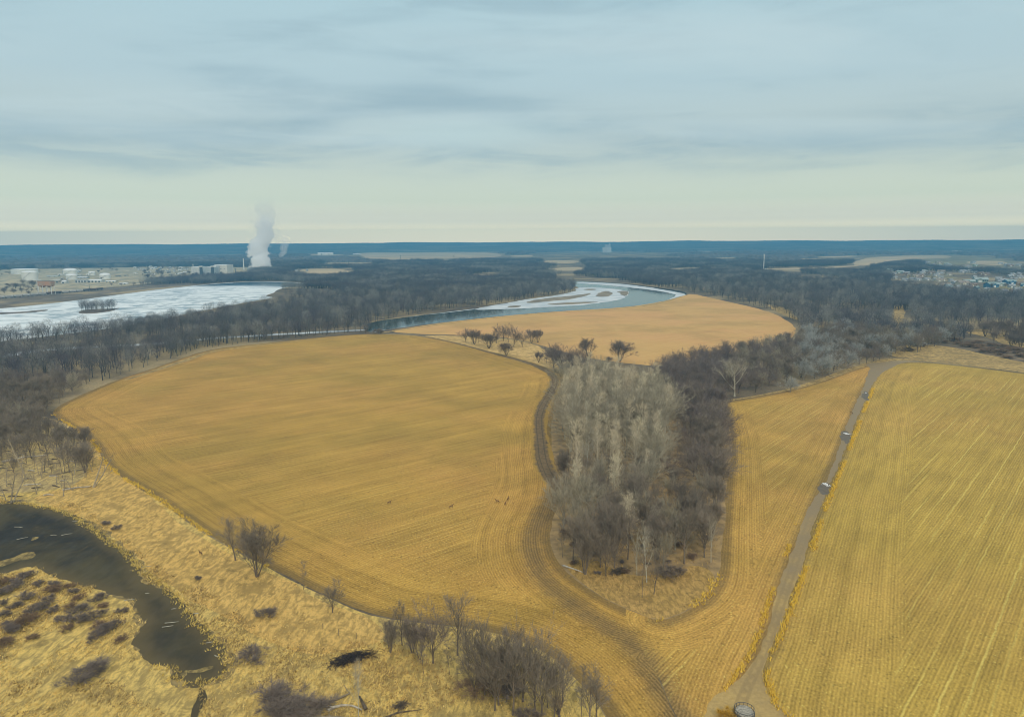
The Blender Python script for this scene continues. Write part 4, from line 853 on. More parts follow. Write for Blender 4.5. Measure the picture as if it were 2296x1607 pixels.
pp = pp[keep]; n = len(pp); rr = np.linalg.norm(pp, axis=1)
gn_scatter('horizon_woodland', cano, np.c_[pp, np.zeros(n)], RNG.uniform(.7, 1.15, n), RNG.uniform(0, 6.28, n), RNG.integers(0, 4, n), 'blue band of far woods below the horizon')
print('counts', nP, len(wobj), len(allp), n, len(bpy.data.objects))

# ---- tussocks and stalks
def tufts(name, pts, h, w, nb, mat, label, lean=.5, dirn=None, seed=3):
    rs = np.random.default_rng(seed); n = len(pts)*nb; c = np.repeat(np.asarray(pts), nb, 0)
    a = rs.uniform(0, 2*np.pi, n); off = rs.normal(0, w*.35, (n, 2)); hh = h*rs.uniform(.5, 1.25, n)*np.repeat(rs.uniform(.6, 1.3, len(pts)), nb)
    ld = rs.normal(0, lean, (n, 2))*hh[:, None]
    if dirn is not None: ld += np.array(dirn)*hh[:, None]
    b0 = np.c_[c+off, np.zeros(n)]; sd = np.c_[np.cos(a), np.sin(a), np.zeros(n)]*(w*.11*rs.uniform(.6, 1.4, n))[:, None]
    tip = np.c_[c+off+ld, hh]; v = np.stack([b0-sd, b0+sd, tip], 1).reshape(-1, 3); v[:, 2] += .02
    me = mesh_from(name, v, np.arange(n*3).reshape(-1, 3), mat)
    at_ = me.attributes.new('tone', 'FLOAT', 'POINT'); at_.data.foreach_set('value', np.repeat(np.repeat(rs.uniform(0, 1, len(pts)), nb)*.7+rs.uniform(0, .3, n), 3).astype(np.float32))
    return tag(link(name, me), label, None, None, 'stuff')
def tuft_mat(name, a, b2):
    m, t, b = newmat(name); t.put(b, 'Base Color', t.mix(t.attr('tone'), a, b2)); b.inputs['Roughness'].default_value = .95; return m
tm = tuft_mat('tussock', (.50, .36, .115), (.92, .67, .24)); ty = tuft_mat('tall_yellow_grass', (.76, .49, .05), (.95, .68, .12)); tbk = tuft_mat('brown_grass', (.32, .21, .085), (.66, .45, .15))
mw_ = W0p([(-60, 1260), (-60, 1640), (900, 1640), (880, 1500), (800, 1460), (640, 1450), (560, 1400), (470, 1330), (380, 1290), (300, 1230), (190, 1140), (140, 1120), (-60, 1120)])
q = np.array(scatter(None, 1.0, None, mw_)); q = q[~inside(q, wp)]
q = q[np.array([mno.noise(Vector((x*.09, y*.09, 1.3))) for x, y in q]) > -.18]
qd = q[np.array([mno.noise(Vector((x*.13, y*.13, 9.3))) for x, y in q]) > .05]
tufts('dead_sedge', qd+.3, .5, 1.1, 7, tuft_mat('sedge', (.24, .17, .075), (.50, .36, .14)), 'dark dead sedge between the pale tussocks of the marsh', .7, (.3, -.1), 14)
tufts('marsh_grass', q, .55, .8, 6, tm, 'pale tussock grass around the pond and the marsh', .6, (.35, -.1), 4)
bw_ = W0p([(140, 1115), (215, 1040), (640, 1296), (860, 1392), (960, 1402), (1060, 1412), (1200, 1455), (1290, 1530), (1360, 1640), (900, 1640), (880, 1500), (640, 1450), (380, 1285)])
q = np.array(scatter(None, 1.5, None, bw_)); q = q[np.array([mno.noise(Vector((x*.07, y*.07, 5.3))) for x, y in q]) > -.05]
tufts('meadow_grass', q, .38, .8, 5, tm, 'short bleached grass on the bank between pond and field', .9, (.5, -.15), 5)
q = np.array(scatter([(780, 1440), (880, 1440), (1000, 1500), (1050, 1560), (960, 1600), (860, 1560), (760, 1510)], 1.0))
tufts('brown_grass', q, .75, .9, 6, tbk, 'brown trampled grass around the brush heap', .6, (.4, -.2), 6)
def along(pts, half, step, seed, keepn=.0):
    rs = np.random.default_rng(seed); w = resample(wl(pts), step, False); w = w+rs.normal(0, half, w.shape)
    return w[np.array([mno.noise(Vector((x*.06, y*.06, seed))) for x, y in w]) > keepn]
RR = [(1775, 1610), (1742, 1580), (1716, 1525), (1722, 1500), (1746, 1435), (1786, 1334), (1842, 1166), (1864, 1103), (1890, 1044), (1912, 985), (1936, 925), (1960, 866)]
RL = [(1630, 1545), (1655, 1510), (1698, 1435), (1727, 1334), (1762, 1250), (1790, 1166)]
tufts('roadside_grass', np.vstack([along(RR, .40, .34, 7, -.16), along(RL, .30, .38, 8, -.02)]), 1.05, .75, 8, ty, 'tall golden grass along both verges of the dirt road', .28, (.1, -.1), 7)
tufts('field_edge_grass', np.vstack([along(LEFT_EDGE[11:22], .5, .35, 9, -.1), along(GROVE_R[:4], .6, .3, 10, -.2)]), .8, .8, 6, ty, 'golden grass fringe between the bank and the big field', .35, (.1, -.1), 8)
sh_ = along(POND[1:24], .7, .28, 11, -.3)
tufts('shore_grass', sh_, .6, .9, 6, tuft_mat('shore_straw', (.58, .42, .10), (.88, .66, .20)), 'yellow grass fringe of the pond shore', .5, (.2, -.1), 9)
q = np.vstack([np.array(scatter([(1255, 1100), (1250, 1230), (1310, 1300), (1440, 1345), (1590, 1300), (1612, 1200), (1600, 1100)], 1.6))])
tufts('grove_undergrowth', q, .6, .9, 4, tbk, 'brown undergrowth on the floor of the grove', .6, (0, 0), 10)
# ================================================================== buildings, machines, animals, timber
WHT = surf('white_paint', (.78, .78, .72), (.70, .70, .64), .05, .6); PALE = surf('pale_steel', (.62, .63, .58), (.52, .53, .5), .08, .5)
GREY = surf('grey_steel', (.36, .37, .36), (.27, .28, .28), .15, .55); DKG = surf('dark_steel', (.10, .11, .12), (.07, .075, .08), .2, .5)
RUST = surf('rusty_panel', (.50, .27, .15), (.40, .30, .22), .25, .85, .35, .6); CONC = surf('concrete', (.45, .43, .38), (.36, .34, .30), .1, .9)
GLASS = surf('window_glass', (.03, .04, .05), (.05, .06, .08), .1, .15); RIM = surf('roof_white', (.82, .83, .80), (.74, .75, .73), .05, .6)
def tank(x, y, wpx, hpx, roof, label, seams=3):
    c = P(x, y); k = pxm(x, y); r = wpx/k/2; h = hpx/k
    e = empty('storage_tank', c); tag(e, label, 'tank', 'white storage tanks of the terminal')
    s = MB(); pr = [(r, 0)]
    for i in range(1, seams+1): pr += [(r, h*i/seams-.25), (r+.12, h*i/seams-.2), (r+.12, h*i/seams-.02), (r, h*i/seams)]
    s.lathe(pr, n=40); s.build('shell', WHT, e)
    t = MB(); t.lathe([(r+.3, h-.1), (r+.3, h+.15)]+[(r*math.cos(q), h+.15+roof*h*math.sin(q)) for q in np.linspace(.12, 1.5, 7)], n=40); t.build('roof', RIM, e, smooth=True)
    l = MB()
    for i in range(9):                                             # the stair that winds round the shell
        a = -2.2+i*.16; l.box(((r+.7)*math.cos(a), (r+.7)*math.sin(a), h*(i+.5)/9), (1.2, 2.2, h/9*.35), a)
    l.build('stairway', GREY, e); return e
tank(56, 614, 52, 10.5, .12, 'very wide low white tank, largest and leftmost of the terminal', 2)
tank(68, 629, 31, 19, .12, 'wide pale tank in front of the largest one, behind a bare tree', 3)
tank(158, 617, 28, 11, .42, 'domed white tank, tallest of the terminal', 3)
tank(161, 627, 21.5, 10, .28, 'white tank with a cone roof in front of the domed one', 3)
tank(206, 617, 14, 6.5, .3, 'smallest white tank, standing behind the others', 2)
tank(236, 625.5, 22, 9, .5, 'white tank with a dark-striped dome, rightmost of the terminal', 2)
def shed(name, x, y, wpx, hpx, dep, label, wall, roofm, gable=.25, rz=0, cat='building', group=None, doors=2):
    c = P(x, y); k = pxm(x, y); w = wpx/k; h = hpx/k
    e = empty(name, c, rz); tag(e, label, cat, group)
    b = MB(); g = h*gable; b.add([(-w/2, -dep/2, 0), (w/2, -dep/2, 0), (w/2, dep/2, 0), (-w/2, dep/2, 0), (-w/2, -dep/2, h-g), (w/2, -dep/2, h-g), (w/2, dep/2, h-g), (-w/2, dep/2, h-g), (-w/2, 0, h-.05), (w/2, 0, h-.05)],
        [(0, 1, 5, 4), (2, 3, 7, 6), (1, 2, 6, 9, 5), (3, 0, 4, 8, 7)]); b.build('wall', wall, e)
    r = MB(); o = .5; r.add([(-w/2-o, -dep/2-o, h-g-.1), (w/2+o, -dep/2-o, h-g-.1), (w/2+o, 0, h+.05), (-w/2-o, 0, h+.05), (w/2+o, dep/2+o, h-g-.1), (-w/2-o, dep/2+o, h-g-.1)], [(0, 1, 2, 3), (3, 2, 4, 5)]); r.build('roof', roofm, e)
    for i in range(doors):
        d = MB(); d.box((-w/2+w*(i+.5)/doors, -dep/2-.03, (h-g)*.36), (min(4.5, w/doors*.5), .1, (h-g)*.7)); d.build('door', DKG, e)
    return e
shed('warehouse', 186, 633, 26, 7, 18, 'long pale grey warehouse in front of the white tanks', PALE, GREY, .15, doors=4)
shed('warehouse', 216, 632.5, 30, 6.5, 18, 'second long warehouse with a bright white roof, right of the pale grey one', PALE, RIM, .3, doors=4)
shed('warehouse', 186, 624, 22, 3.4, 16, 'low open shed with a white roof beside the cone-roofed tank', GREY, RIM, .4, doors=3)
shed('warehouse', 146, 635, 10, 6, 14, 'small shed with a white roof left of the long warehouse', PALE, RIM, .3, doors=1)
shed('warehouse', 129, 633.5, 15, 6, 16, 'plain tan shed behind the rusty bins', surf('tan_wall', (.45, .38, .28)), PALE, .2, doors=2)
shed('warehouse', 251, 633, 22, 4, 16, 'pale yellow office building at the right end of the terminal', surf('cream_wall', (.66, .62, .44)), RIM, .3, doors=3)
shed('warehouse', 278, 637, 18, 3, 12, 'low white shed below the rightmost tank', WHT, RIM, .4, doors=2)
shed('warehouse', 120, 620.5, 24, 3, 14, 'low greenish shed between the tanks', surf('sage_wall', (.42, .46, .38)), PALE, .3, doors=2)
for i in range(30):
    x = random.uniform(120, 440); y = random.uniform(604, 628-.05*(x-120)) if x < 300 else random.uniform(600, 618)
    mt = random.choice((('white', WHT, RIM), ('grey', GREY, PALE), ('pale', PALE, RIM), ('dark', GREY, DKG)))
    shed('yard_shed', x, y, random.uniform(4, 11), random.uniform(1.8, 3.2), 10, 'low %s shed scattered over the yards beyond the lake' % mt[0], mt[1], mt[2], .35, random.uniform(-.2, .2), 'building', 'low %s sheds over the yards' % mt[0], 1)
# rusty bins on legs by the railway
c = P(106, 660); k = pxm(106, 660); e = empty('elevated_bin', c); tag(e, 'rusty twin bin raised on tall white legs beside the railway', 'loading bin')
for s in (-1, 1):
    b = MB(); b.box((s*6.1, 0, 20), (11.6, 11, 8.5)); o = len(b.v); b.add([(s*6.1-5.4, -5, 15.7), (s*6.1+5.4, -5, 15.7), (s*6.1+5.4, 5, 15.7), (s*6.1-5.4, 5, 15.7), (s*6.1-1, -1, 12.5), (s*6.1+1, -1, 12.5), (s*6.1+1, 1, 12.5), (s*6.1-1, 1, 12.5)], [(0, 1, 5, 4), (1, 2, 6, 5), (2, 3, 7, 6), (3, 0, 4, 7), (4, 5, 6, 7)]); b.build('bin', RUST, e)
for x in (-11.5, -4, 4, 11.5):
    for y in (-4.8, 4.8): b = MB(); b.tube([(x, y, 0), (x, y, 15.9)], .55, 8); b.build('leg', WHT, e)
b = MB(); b.box((0, -5.9, 25.2), (25, .2, 1.2)); b.box((0, 0, 24.5), (24.6, 11.8, .3)); b.build('walkway', GREY, e)
b = MB(); b.tube([(-16, 0, 0), (-16, 0, 26)], .9, 8); b.tube([(-16, 0, 26), (-8, 0, 25.5)], .7, 8); b.build('loading_spout', PALE, e)

# train of hopper wagons along the bank
t0, t1 = P(-10, 671), P(243, 649); L = (t1-t0).length; dr = (t1-t0).normalized(); rz = math.atan2(dr.y, dr.x)
tag(MB.build((lambda q: (q.box((0, 0, .25), (L+260, 7, .5)), q)[1])(MB()), 'railway', surf('ballast', (.30, .27, .23), (.2, .18, .16), .4), None, (t0+t1)/2, rz), kind='structure')
tones = [('light grey', surf('wagon_light', (.62, .60, .56), (.5, .49, .46), .2)), ('dark', surf('wagon_dark', (.12, .11, .12), (.16, .14, .13), .2)), ('brown', surf('wagon_brown', (.22, .14, .11), (.17, .12, .1), .2))]
n = int(L/16.5)
def wagon(i, base=[None]*3):
    k = 0 if i < n*.36 or .55*n < i < .72*n else (1 if i % 3 else 2)
    p = t0+dr*(i+.5)*16.5
    lab = '%s hopper wagon in the train along the lake bank%s' % (tones[k][0], ', at the left end' if i < n*.36 else ', right of the rusty bins' if k == 0 else '')
    gp = ('light hopper wagons at the left end of the train' if i < n*.36 else 'light hopper wagons right of the bins') if k == 0 else tones[k][0]+' wagons of the train'
    e = empty('hopper_wagon', (p.x, p.y, .5), rz); tag(e, lab, 'railway wagon', gp)
    if base[k] is None:
        b = MB(); b.add([(-7.2, -1.5, 1.9), (7.2, -1.5, 1.9), (7.2, 1.5, 1.9), (-7.2, 1.5, 1.9), (-7.6, -1.6, 4.4), (7.6, -1.6, 4.4), (7.6, 1.6, 4.4), (-7.6, 1.6, 4.4), (-4, -.8, 1.0), (4, -.8, 1.0), (4, .8, 1.0), (-4, .8, 1.0)], [(0, 1, 5, 4), (1, 2, 6, 5), (2, 3, 7, 6), (3, 0, 4, 7), (4, 5, 6, 7), (0, 8, 9, 1), (1, 9, 10, 2), (2, 10, 11, 3), (3, 11, 8, 0), (8, 11, 10, 9)])
        for x in range(-6, 7, 2): b.box((x, -1.62, 3.1), (.15, .1, 2.4))
        w = MB()
        for x in (-6, -4.3, 4.3, 6): w.tube([(x, -.8, .45), (x, .8, .45)], .45, 10)
        w.box((0, 0, .95), (15, .5, .3)); base[k] = (mesh_from('hopper', b.v, b.f, tones[k][1]), mesh_from('wheelset', w.v, w.f, DKG))
    link('hopper', base[k][0], e); link('wheelset', base[k][1], e)
for i in range(n): wagon(i)

# power station beyond the lake
def block(name, x, y, wpx, hpx, dep, label, wall, extra=None):
    c = P(x, y); k = pxm(x, y); w, h = wpx/k, hpx/k; e = empty(name, c); tag(e, label, 'industrial building')
    b = MB(); b.box((0, 0, h/2), (w, dep, h)); b.build('wall', wall, e)
    r = MB(); r.box((0, 0, h+.4), (w+.8, dep+.8, .9)); r.build('roof', RIM, e)
    for i in range(3): d = MB(); d.box((-w*.3+i*w*.3, -dep/2-.1, h*.55), (w*.12, .3, h*.08)); d.build('louvre', GREY, e)
    d = MB(); d.box((0, -dep/2-.1, 2.2), (w*.2, .3, 4.4)); d.build('door', DKG, e); return e, w, h
PW = surf('plant_panel', (.60, .61, .58), (.54, .55, .53), .03, .6); PG = surf('plant_grey', (.46, .50, .50), (.40, .44, .45), .03, .6)
block('boiler_house', 447, 614, 21, 15.5, 40, 'pale boiler house, left one of the power station pair', PW)
block('boiler_house', 473.5, 614, 22, 14.5, 40, 'greyer boiler house in the middle of the power station', PG)
block('turbine_hall', 503, 612, 28, 18, 50, 'biggest cream block at the right end of the power station', surf('plant_cream', (.70, .68, .60), (.64, .62, .55), .03))
block('turbine_hall', 489.5, 613, 6, 17, 45, 'narrow pale block joined to the left of the biggest power station block', PW)
for x, lab in ((451.5, 'left'), (477, 'right')):
    c = P(x, 615.5); e = empty('exhaust_stack', c); tag(e, 'squat dark exhaust stack with a white cap, %s one of two at the boiler houses' % lab, 'chimney')
    k = pxm(x, 615.5); h = 19/k; b = MB(); b.lathe([(4.3, 0), (4.0, h*.8), (3.6, h*.86)], n=20); b.build('shaft', DKG, e); b = MB(); b.lathe([(3.6, h*.86), (5.6, h*.9), (5.6, h*.97), (4.2, h)], n=20); b.build('cap', WHT, e)
for x, y, hp, rr, m_, lab in ((547, 605, 25, 2.0, WHT, 'slim white chimney left of the steam cloud'), (433.5, 606, 14, 1.0, WHT, 'thin white mast left of the power station'), (528, 611, 9.5, 1.0, DKG, 'short dark mast between power station and steam cloud'), (623, 597, 14, 1.1, DKG, 'dark mast right of the steam cloud'),
                              (782, 596, 13, 1.0, DKG, 'lone dark pylon in the woods right of the steam cloud'), (898, 584, 12, 1.0, DKG, 'dark pylon before the far pale field'), (1018, 585, 13, 1.1, DKG, 'dark pylon in the woods below the distant tower block'), (201, 650, 17, .35, DKG, 'utility pole beside the railway')):
    c = P(x, y); h = hp/pxm(x, y); e = empty('chimney' if m_ is WHT and rr > 1.5 else 'mast', c); tag(e, lab, 'chimney' if rr > 1.5 else 'mast')
    b = MB(); b.tube([(0, 0, 0), (0, 0, h*.5), (0, 0, h)], [rr, rr*.8, rr*.6], 8); b.build('shaft', m_, e)
    b = MB()
    if rr > 1.5: b.lathe([(rr*.75, h-1.5), (rr*.75, h+.4)], n=12)
    else: b.box((0, 0, h*.88), (rr*7, .4, .5)); b.box((0, 0, h*.74), (rr*5, .4, .5))
    b.build('top_ring' if rr > 1.5 else 'crossarm', m_, e)
# cooling tower cells under the steam
c = P(583, 606.5); k = pxm(583, 606.5); w = 54/k; e = empty('cooling_tower', c); tag(e, 'long low cooling tower hidden at the foot of the steam cloud', 'cooling tower')
b = MB(); b.box((0, 0, 5), (w, 18, 10)); b.build('casing', PG, e)
for i in range(5): b = MB(); b.lathe([(5.6, 10), (4.8, 12), (5.2, 13.5)], ((i-2)*w/5, 0), 18); b.build('fan_ring', WHT, e)
# phone mast
c = P(1712, 604); k = pxm(1712, 604); h = 34/k; e = empty('radio_mast', c); tag(e, 'tall white phone mast with antenna rings rising from the east woods', 'radio mast')
b = MB(); b.tube([(0, 0, 0), (0, 0, h*.6), (0, 0, h)], [1.5, 1.15, .9], 12); b.build('pole', WHT, e)
for z, rr, lab in ((.97, 2.6, 4), (.85, 2.2, 4), (.75, 1.9, 3)):
    b = MB()
    for q in range(9): a = q*6.283/9; b.box((rr*math.cos(a), rr*math.sin(a), h*z), (.7, .35, 2.6), a+1.57); b.tube([(0, 0, h*z), (rr*math.cos(a), rr*math.sin(a), h*z)], .12, 4)
    b.build('antenna_ring', PALE, e)
b = MB(); b.box((6, -4, 1.5), (7, 5, 3)); b.build('equipment_hut', WHT, e)
# distant block
c = P(1360, 566); k = pxm(1360, 566); w = 19/k; e = empty('tower_block', c); tag(e, 'massive pale building standing alone on the horizon', 'building')
b = MB(); b.box((0, 0, 20), (w, 60, 40)); b.build('wall', PW, e); b = MB(); b.box((w*.1, 0, 50), (w*.62, 50, 20)); b.build('upper_storey', PG, e); b = MB(); b.box((w*.34, 0, 66), (10, 10, 12)); b.build('stair_tower', PG, e)
# far barns that show as pale dashes
for x, y, wp, lab in ((800, 571, 16, 'long white shed in front of the far pale fields'), (730, 571.5, 34, 'very long white roof at the edge of the far woods'), (1085, 562, 10, 'pale shed on the far plain'), (927, 563, 6, 'small bright building on the far plain'), (1730, 591, 16, 'white roof below the phone mast field'), (1590, 587, 12, 'pale roofs in the middle of the east woods'),
                      (1545, 588, 10, 'small pale roofs left in the east woods'), (1900, 571, 14, 'white buildings on the ridge beyond the phone mast'), (1935, 570, 9, 'small white building on the eastern ridge'), (2145, 566, 22, 'long pale school-like roof on the eastern skyline'), (1670, 606, 9, 'white hut left of the phone mast'), (1525, 621, 7, 'white gable among the trees behind the river bend')):
    shed('far_shed', x, y, wp, max(2.2, wp*.16), 20, lab, WHT, RIM, .3, doors=2)

# houses of the town on the right
HM = {}
PALS = [('white', (.56, .56, .53), (.36, .37, .38)), ('cream', (.62, .56, .42), (.36, .30, .25)), ('grey', (.38, .40, .40), (.42, .44, .45)), ('blue', (.10, .22, .34), (.30, .40, .40)), ('sage', (.36, .44, .38), (.40, .46, .44)), ('tan', (.45, .33, .22), (.28, .22, .18))]
def house(x, y, wpx, pal, label, group=None, rz=None, h=5.6):
    nm, wc, rc = PALS[pal]; c = P(x, y); k = pxm(x, y); W = wpx/k
    key = pal
    if key not in HM:
        wm = surf('house_wall_'+nm, wc, tuple(q*.9 for q in wc), .3); rm = surf('house_roof_'+nm, rc, tuple(q*.8 for q in rc), .3)
        w = MB(); D = .62
        w.add([(-.5, -D/2, 0), (.5, -D/2, 0), (.5, D/2, 0), (-.5, D/2, 0), (-.5, -D/2, .36), (.5, -D/2, .36), (.5, D/2, .36), (-.5, D/2, .36), (-.5, 0, .58), (.5, 0, .58)], [(0, 1, 5, 4), (2, 3, 7, 6), (1, 2, 6, 9, 5), (3, 0, 4, 8, 7)])
        w.add([(-.38, -D/2-.2, 0), (-.02, -D/2-.2, 0), (-.02, -D/2, 0), (-.38, -D/2, 0), (-.38, -D/2-.2, .34), (-.02, -D/2-.2, .34), (-.2, -D/2-.2, .50), (-.38, -D/2, .34), (-.02, -D/2, .34)], [(0, 1, 5, 6, 4), (1, 2, 8, 5), (3, 0, 4, 7)])
        r = MB(); r.add([(-.54, -D/2-.05, .345), (.54, -D/2-.05, .345), (.54, 0, .60), (-.54, 0, .60), (.54, D/2+.05, .345), (-.54, D/2+.05, .345)], [(0, 1, 2, 3), (3, 2, 4, 5)])
        r.add([(-.41, -D/2-.23, .33), (-.2, -D/2-.23, .52), (.01, -D/2-.23, .33), (-.41, -D/2+.05, .36), (-.2, -.12, .525), (.01, -D/2+.05, .36)], [(0, 1, 4, 3), (1, 2, 5, 4)])
        ch = MB(); ch.box((.28, .1, .6), (.06, .06, .2)); g = MB(); g.box((-.2, -D/2-.205, .12), (.24, .012, .22))
        ws = [];
        for xx in (.12, .27, .42): q = MB(); q.box((xx, -D/2-.004, .2), (.08, .012, .12)); ws.append(mesh_from('window', q.v, q.f, GLASS))
        HM[key] = (mesh_from('wall', w.v, w.f, wm), mesh_from('roof', r.v, r.f, rm), mesh_from('chimney', ch.v, ch.f, CONC), mesh_from('garage_door', g.v, g.f, WHT), ws)
    a = HM[key]; e = empty('house', c, random.uniform(-.6, .6) if rz is None else rz, (W, W, h/.58*1.15 if W < 13 else W*.75)); tag(e, label, 'house', group)
    link('wall', a[0], e); ro = link('roof', a[1], e); link('chimney', a[2], ro); link('garage_door', a[3], e)
    for q in a[4]: link('window', q, e)
for x, y, w, p, lab in ((2222, 644, 26, 3, 'large blue house with white windows, nearest of the town'), (2262, 637, 24, 3, 'second blue house behind the largest blue one'), (2198, 633, 26, 4, 'big sage green house left of the blue one'), (2172, 636, 22, 4, 'wide sage roofed house below the pale green ones'), (2158, 640, 24, 1, 'cream house with trees before it, at the left of the blue house'),
                        (2246, 632, 16, 2, 'grey house above the blue one'), (2132, 632, 10, 0, 'small white house alone left of the sage house'), (2052, 622, 16, 1, 'pale long house behind the wood, middle of the town'), (2286, 624, 12, 0, 'white hip-roofed house near the right edge'), (2290, 640, 18, 5, 'tan house at the right edge by the blue houses'),
                        (2104, 631, 14, 1, 'cream house beside the yellow lawn'), (2280, 652, 16, 2, 'grey house lowest at the right edge')):
    house(x, y, w, p, lab)
for i in range(84):
    x = random.uniform(1980, 2300); y = random.choice((random.uniform(590, 602), random.uniform(606, 618), random.uniform(612, 632)))
    p = random.choice((0, 0, 0, 2, 1, 4, 5))
    house(x, y, random.uniform(8, 13) if y < 604 else random.uniform(10, 15), p, 'small %s house in the %s of the town among bare trees' % (PALS[p][0], 'far rows' if y < 604 else 'middle rows' if y < 619 else 'near rows'), '%s houses in the %s of the town' % (PALS[p][0], 'far rows' if y < 604 else 'middle rows' if y < 619 else 'near rows'))
for i in range(30):
    x, y = random.uniform(2110, 2310), random.uniform(634, 664); p = random.choice((0, 1, 2, 3, 4, 5, 0))
    house(x, y, random.uniform(12, 18), p, '%s house in the nearest rows of the town at the right edge' % PALS[p][0], '%s houses in the nearest rows of the town' % PALS[p][0])
for x, y in scatter([(1990, 600), (2100, 604), (2310, 600), (2310, 662), (2170, 656), (2110, 640), (2000, 630)], 34, limit=70):
    tree('bare_tree', random.choice((RND, RNDM, VASM)), (x, y), random.uniform(6, 11), 'bare garden tree among the houses of the town', 'tree', 'garden trees of the town', wide=1.2)
for i in range(30):
    x, y = random.choice(((random.uniform(318, 440), random.uniform(599.5, 606)), (random.uniform(560, 690), random.uniform(600, 610)), (random.uniform(300, 430), random.uniform(604, 612))))
    p = random.choice((0, 0, 1, 2)); house(x, y, random.uniform(4, 7), p, 'tiny %s house beside the power station yard' % PALS[p][0], 'tiny %s houses by the power station' % PALS[p][0])
# pump house by the lane at the right
shed('pump_house', 2177, 683, 9, 4.5, 6, 'small white pump house with a flue beside the pale lane', WHT, RIM, .3, doors=1)
for x, y, h in ((300, 641, 11), (320, 640, 10), (345, 636, 12), (372, 630, 11), (400, 624, 10), (75, 644, 17), (52, 637, 13), (355, 612, 13), (250, 640, 8), (272, 641, 8), (140, 629, 9), (228, 628, 9), (8, 655, 8), (30, 657, 8), (60, 655, 9), (84, 653, 9), (330, 622, 11), (385, 622, 12), (415, 619, 12), (440, 620, 12), (470, 620, 11), (500, 619, 11), (530, 618, 11), (560, 616, 12), (590, 615, 16), (610, 613, 15)):
    tree('bare_tree', random.choice((RND, VAS, MUL)), P(x, y), h, 'bluish bare tree on the yards between the lake and the power station', 'tree', 'trees on the yards beyond the lake', wide=1.5)

for x, y in scatter([(-60, 640), (-60, 668), (60, 664), (90, 655), (60, 640)], 14, limit=30)+scatter([(300, 612), (330, 632), (430, 625), (440, 615), (360, 610)], 26, limit=26)+scatter([(0, 606), (250, 603), (420, 601), (420, 606), (250, 610), (0, 618)], 70, limit=24):
    tree('bare_tree', random.choice((RND, RNDM, MUL)), (x, y), random.uniform(7, 13), 'small bluish tree scattered between the tanks and the lake bank', 'tree', 'small trees between the tanks and the lake bank', wide=1.4)

# deer on the stubble: one continuous body each
def deer_mesh():
    me = bpy.data.meshes.new('deer_body'); V = [(0, 0, .92), (.32, 0, .95), (.62, 0, .98), (.82, 0, 1.22), (.93, 0, 1.42), (1.12, 0, 1.38), (1.22, 0, 1.33), (-.32, 0, .95), (-.48, 0, .90), (-.58, 0, .80)]
    Rr = [.20, .19, .185, .10, .085, .065, .04, .19, .15, .03]; E = [(0, 1), (1, 2), (2, 3), (3, 4), (4, 5), (5, 6), (0, 7), (7, 8), (8, 9)]
    for s in (-1, 1):
        o = len(V); V += [(.55, s*.10, .72), (.57, s*.10, .40), (.55, s*.10, .04)]; Rr += [.085, .035, .03]; E += [(2, o), (o, o+1), (o+1, o+2)]
        o = len(V); V += [(-.34, s*.11, .68), (-.50, s*.11, .44), (-.44, s*.11, .04)]; Rr += [.11, .045, .03]; E += [(7, o), (o, o+1), (o+1, o+2)]
        o = len(V); V += [(.90, s*.10, 1.55)]; Rr += [.03]; E += [(4, o)]
    me.from_pydata(V, E, []); o = bpy.data.objects.new('tmp', me); COL.objects.link(o)
    sk = o.modifiers.new('s', 'SKIN'); sk.use_smooth_shade = True; o.modifiers.new('d', 'SUBSURF').levels = 1
    for i, q in enumerate(me.skin_vertices[0].data): q.radius = (Rr[i], Rr[i]); q.use_root = (i == 0)
    dg = bpy.context.evaluated_depsgraph_get(); out = bpy.data.meshes.new_from_object(o.evaluated_get(dg)); out.name = 'deer'
    COL.objects.unlink(o); bpy.data.objects.remove(o); out.materials.clear(); out.materials.append(surf('deer_coat', (.22, .125, .055), (.15, .085, .04), 3)); return out
DM = deer_mesh()
for x, y, rz, lab in ((872, 1130, .4, 'brown deer, leftmost of those walking on the big field'), (1011, 1139, .5, 'brown deer alone in the middle of the big field'), (1116, 1127, 2.9, 'brown deer with two others near the grove, on their left'), (1139, 1122, 1.3, 'brown deer with two others near the grove, furthest back'), (1133, 1132, 1.2, 'small brown deer with two others near the grove, in front'), (451, 1244, 2.6, 'brown deer on the grass bank between the pond and the close pair of trees'), (1910, 928, 2.4, 'dark deer at the left edge of the dirt road')):
    o = link('deer', DM, None, P(x, y, .06), rz, .92); tag(o, lab, 'deer')
# cage feeder at the road end
c = P(1668, 1612); e = empty('bale_feeder', c, .15); tag(e, 'round grey metal bale feeder with upright bars at the foot of the dirt road', 'bale feeder')
rr, hh = 1.9, 2.3
for z in (.15, 1.0, 1.65, hh):
    b = MB(); b.tube([(rr*math.cos(a), rr*math.sin(a), z) for a in np.linspace(0, 6.2832, 25)], .05, 6, False); b.build('hoop', DKG, e)
for i in range(16): a = i*6.283/16; b = MB(); b.tube([(rr*math.cos(a), rr*math.sin(a), .05), (rr*math.cos(a), rr*math.sin(a), hh)], .04, 6); b.build('bar', DKG, e)
b = MB(); b.lathe([(1.6, .05), (1.72, .4), (1.72, 1.7), (1.5, 1.95)], n=24); tag(b.build('hay_bale', surf('weathered_bale', (.42, .39, .32), (.24, .22, .18), 2.5, .95, .35, .65, .6), None, (c.x, c.y, 0)), 'weathered pale round bale inside the metal feeder', 'hay bale')
tree_px('shrub', lib('bush', (BK_D, twigm('golden', (.62, .36, .04))), 1, 3, 777), 1634, 1612, 1585, 'golden bush beside the metal feeder at the road end', 'shrub', None, 0, 0, 1.3)

